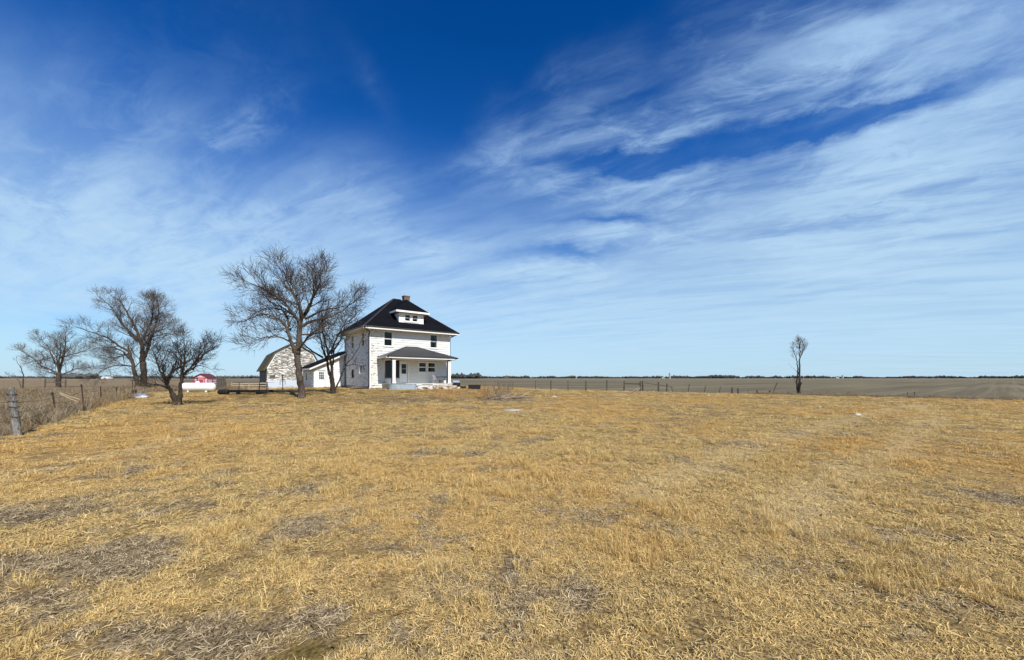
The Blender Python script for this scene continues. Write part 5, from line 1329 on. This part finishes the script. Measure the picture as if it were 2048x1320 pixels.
# weeds along the foot of the house and the barn
fx, fy = [], []
for (ox, oy), L_, along in (((A.x, A.y), DP, 1), ((A.x, A.y), 1.3, 0), ((B0.x, B0.y), BW, 0), ((C0.x, C0.y), 3.3, 0), ((C0.x, C0.y), 6.3, 1)):
    n_ = int(L_*16); t_ = rs.uniform(0, L_, n_); o_ = rs.uniform(.08, .5, n_)**1.0
    lx, ly = (t_, -o_) if along == 0 else (-o_, t_)
    fx.append(ox + lx*math.cos(PHI) - ly*math.sin(PHI)); fy.append(oy + lx*math.sin(PHI) + ly*math.cos(PHI))
fx, fy = np.concatenate(fx), np.concatenate(fy); q = rs.uniform(.4, 1.0, len(fx))
scatter('wall_weeds', 'dead weeds and tall grass along the foot of the house and barn walls', 'weeds', np.stack([fx, fy, height(fx, fy)], 1), np.stack([q, q, q*.55], 1), rs.randint(0, 4, len(fx)), [clump(500+k, 26, .18, .2, .55, .006, .012, (45, 85), (.0, .6), MT['stalk']) for k in range(4)], rs.uniform(.1, .9, len(fx)), .15, 6)
# rough strip of weeds at the right fence
t = rs.uniform(-6, 50, 1500); dd = rs.normal(DR-.1, .45, 1500); x = NR.x*dd + NR.y*t*.0 + .774*t; y = NR.y*dd - .633*t + 0
k = (y > 3) & ~in_house(x, y) & (np.hypot(x-HC[0], y-HC[1]) > 9); x, y = x[k], y[k]
q = rs.uniform(.5, 1.1, len(x)); S = np.stack([q*1.3, q*1.3, q*.62], 1)
scatter('fence_weeds', 'strip of dead weeds between the yard and the right-hand field', 'weeds', np.stack([x, y, height(x, y)], 1), S, rs.randint(0, 6, len(x)), [clump(400+k, 30, .2, .2, .6, .005, .011, (40, 85), (.0, .6), MT['stalk']) for k in range(6)], rs.uniform(.2, 1, len(x)), .15, 5)

# ================================================================ dead brush and weed stalks before the house
def weed_clump(label, px0, px1, py, n, hmin, hmax, seed, mt, lean=.12, name='dead_weeds', logs=0, r=.006, twigs=3):
    rg = random.Random(seed); c = ground_px((px0+px1)/2, py); t = thing(name, label, 'weeds' if not logs else 'brush', c)
    for i in range(n):
        b = ground_px(rg.uniform(px0, px1), py + rg.uniform(-5, 4)) - c; h = rg.uniform(hmin, hmax); l = Vector((rg.gauss(0, lean), rg.gauss(0, lean), 1)).normalized()
        m = MB(); pts = [b + l*h*f + Vector((rg.gauss(0,.02), rg.gauss(0,.02), 0)) for f in (0, .35, .7, 1)]; m.tube(pts, [r*1.3, r*1.1, r*.8, r*.4], 4, False)
        for k in range(twigs):
            f = rg.uniform(.35, .95); p = b + l*h*f; d = (l + Vector((rg.gauss(0,.5), rg.gauss(0,.5), .1))).normalized(); m.tube([p, p + d*h*.12, p + d*h*.2 + Vector((0,0,h*.06))], [r*.7, r*.5, r*.3], 3, False)
        obj('stem', m, mt, t, False, False)
    for i in range(logs):
        p = ground_px(rg.uniform(px0, px1+18), py + rg.uniform(-1, 2)) - c; a = rg.uniform(-.5, .5); L = rg.uniform(.7, 1.6)
        e = p + Vector((L*math.cos(a), L*math.sin(a), rg.uniform(0, .45)))
        obj('log', MB().tube([p + Vector((0,0,.06)), p.lerp(e, .5) + Vector((0,0,.1)), e + Vector((0,0,.05))], [.07,.06,.045], 7), MT['weathered_plank'], t)
    return t
MT['weed_rust'] = plain('rusty_weed_stems', (.34,.19,.085), .9, .1, .3, 4); MT['weed_tan'] = plain('tan_weed_stems', (.27,.205,.13), .9, .1, .3, 4)
weed_clump('sparse rusty weed stalks standing on the grass in front of the porch', 866, 914, 798, 30, .4, 1.3, 1, MT['weed_rust'], .12, r=.008)
weed_clump('tangled dead brush and logs heaped left of the tube gate', 972, 1020, 798, 64, .5, 1.45, 2, MT['weed_tan'], .28, 'brush_pile', 14, .013, 5)
weed_clump('thin reddish weeds left of the tangled brush pile', 958, 975, 797, 20, .4, .95, 3, MT['weed_rust'], .15, r=.01)
weed_clump('short dead weeds round the foot of the forked tree', 330, 362, 812, 22, .15, .4, 4, MT['weed_tan'], .3)
weed_clump('dry weeds growing beside the braced fence corner', 1288, 1312, 783, 26, .25, .6, 5, MT['weed_tan'], .2)
for i, (px, py, lb) in enumerate(((1697, 791, 'left pale tuft of dead grass at the field edge past the lone tree'), (1656, 790, 'reddish tuft of dead grass at the field edge past the lone tree'), (1712, 790.5, 'right tall tuft of dead grass at the field edge past the lone tree'))):
    weed_clump(lb, px-5, px+5, py, 16, .2, .5, 10+i, MT['weed_tan'] if i != 1 else MT['weed_rust'], .3)
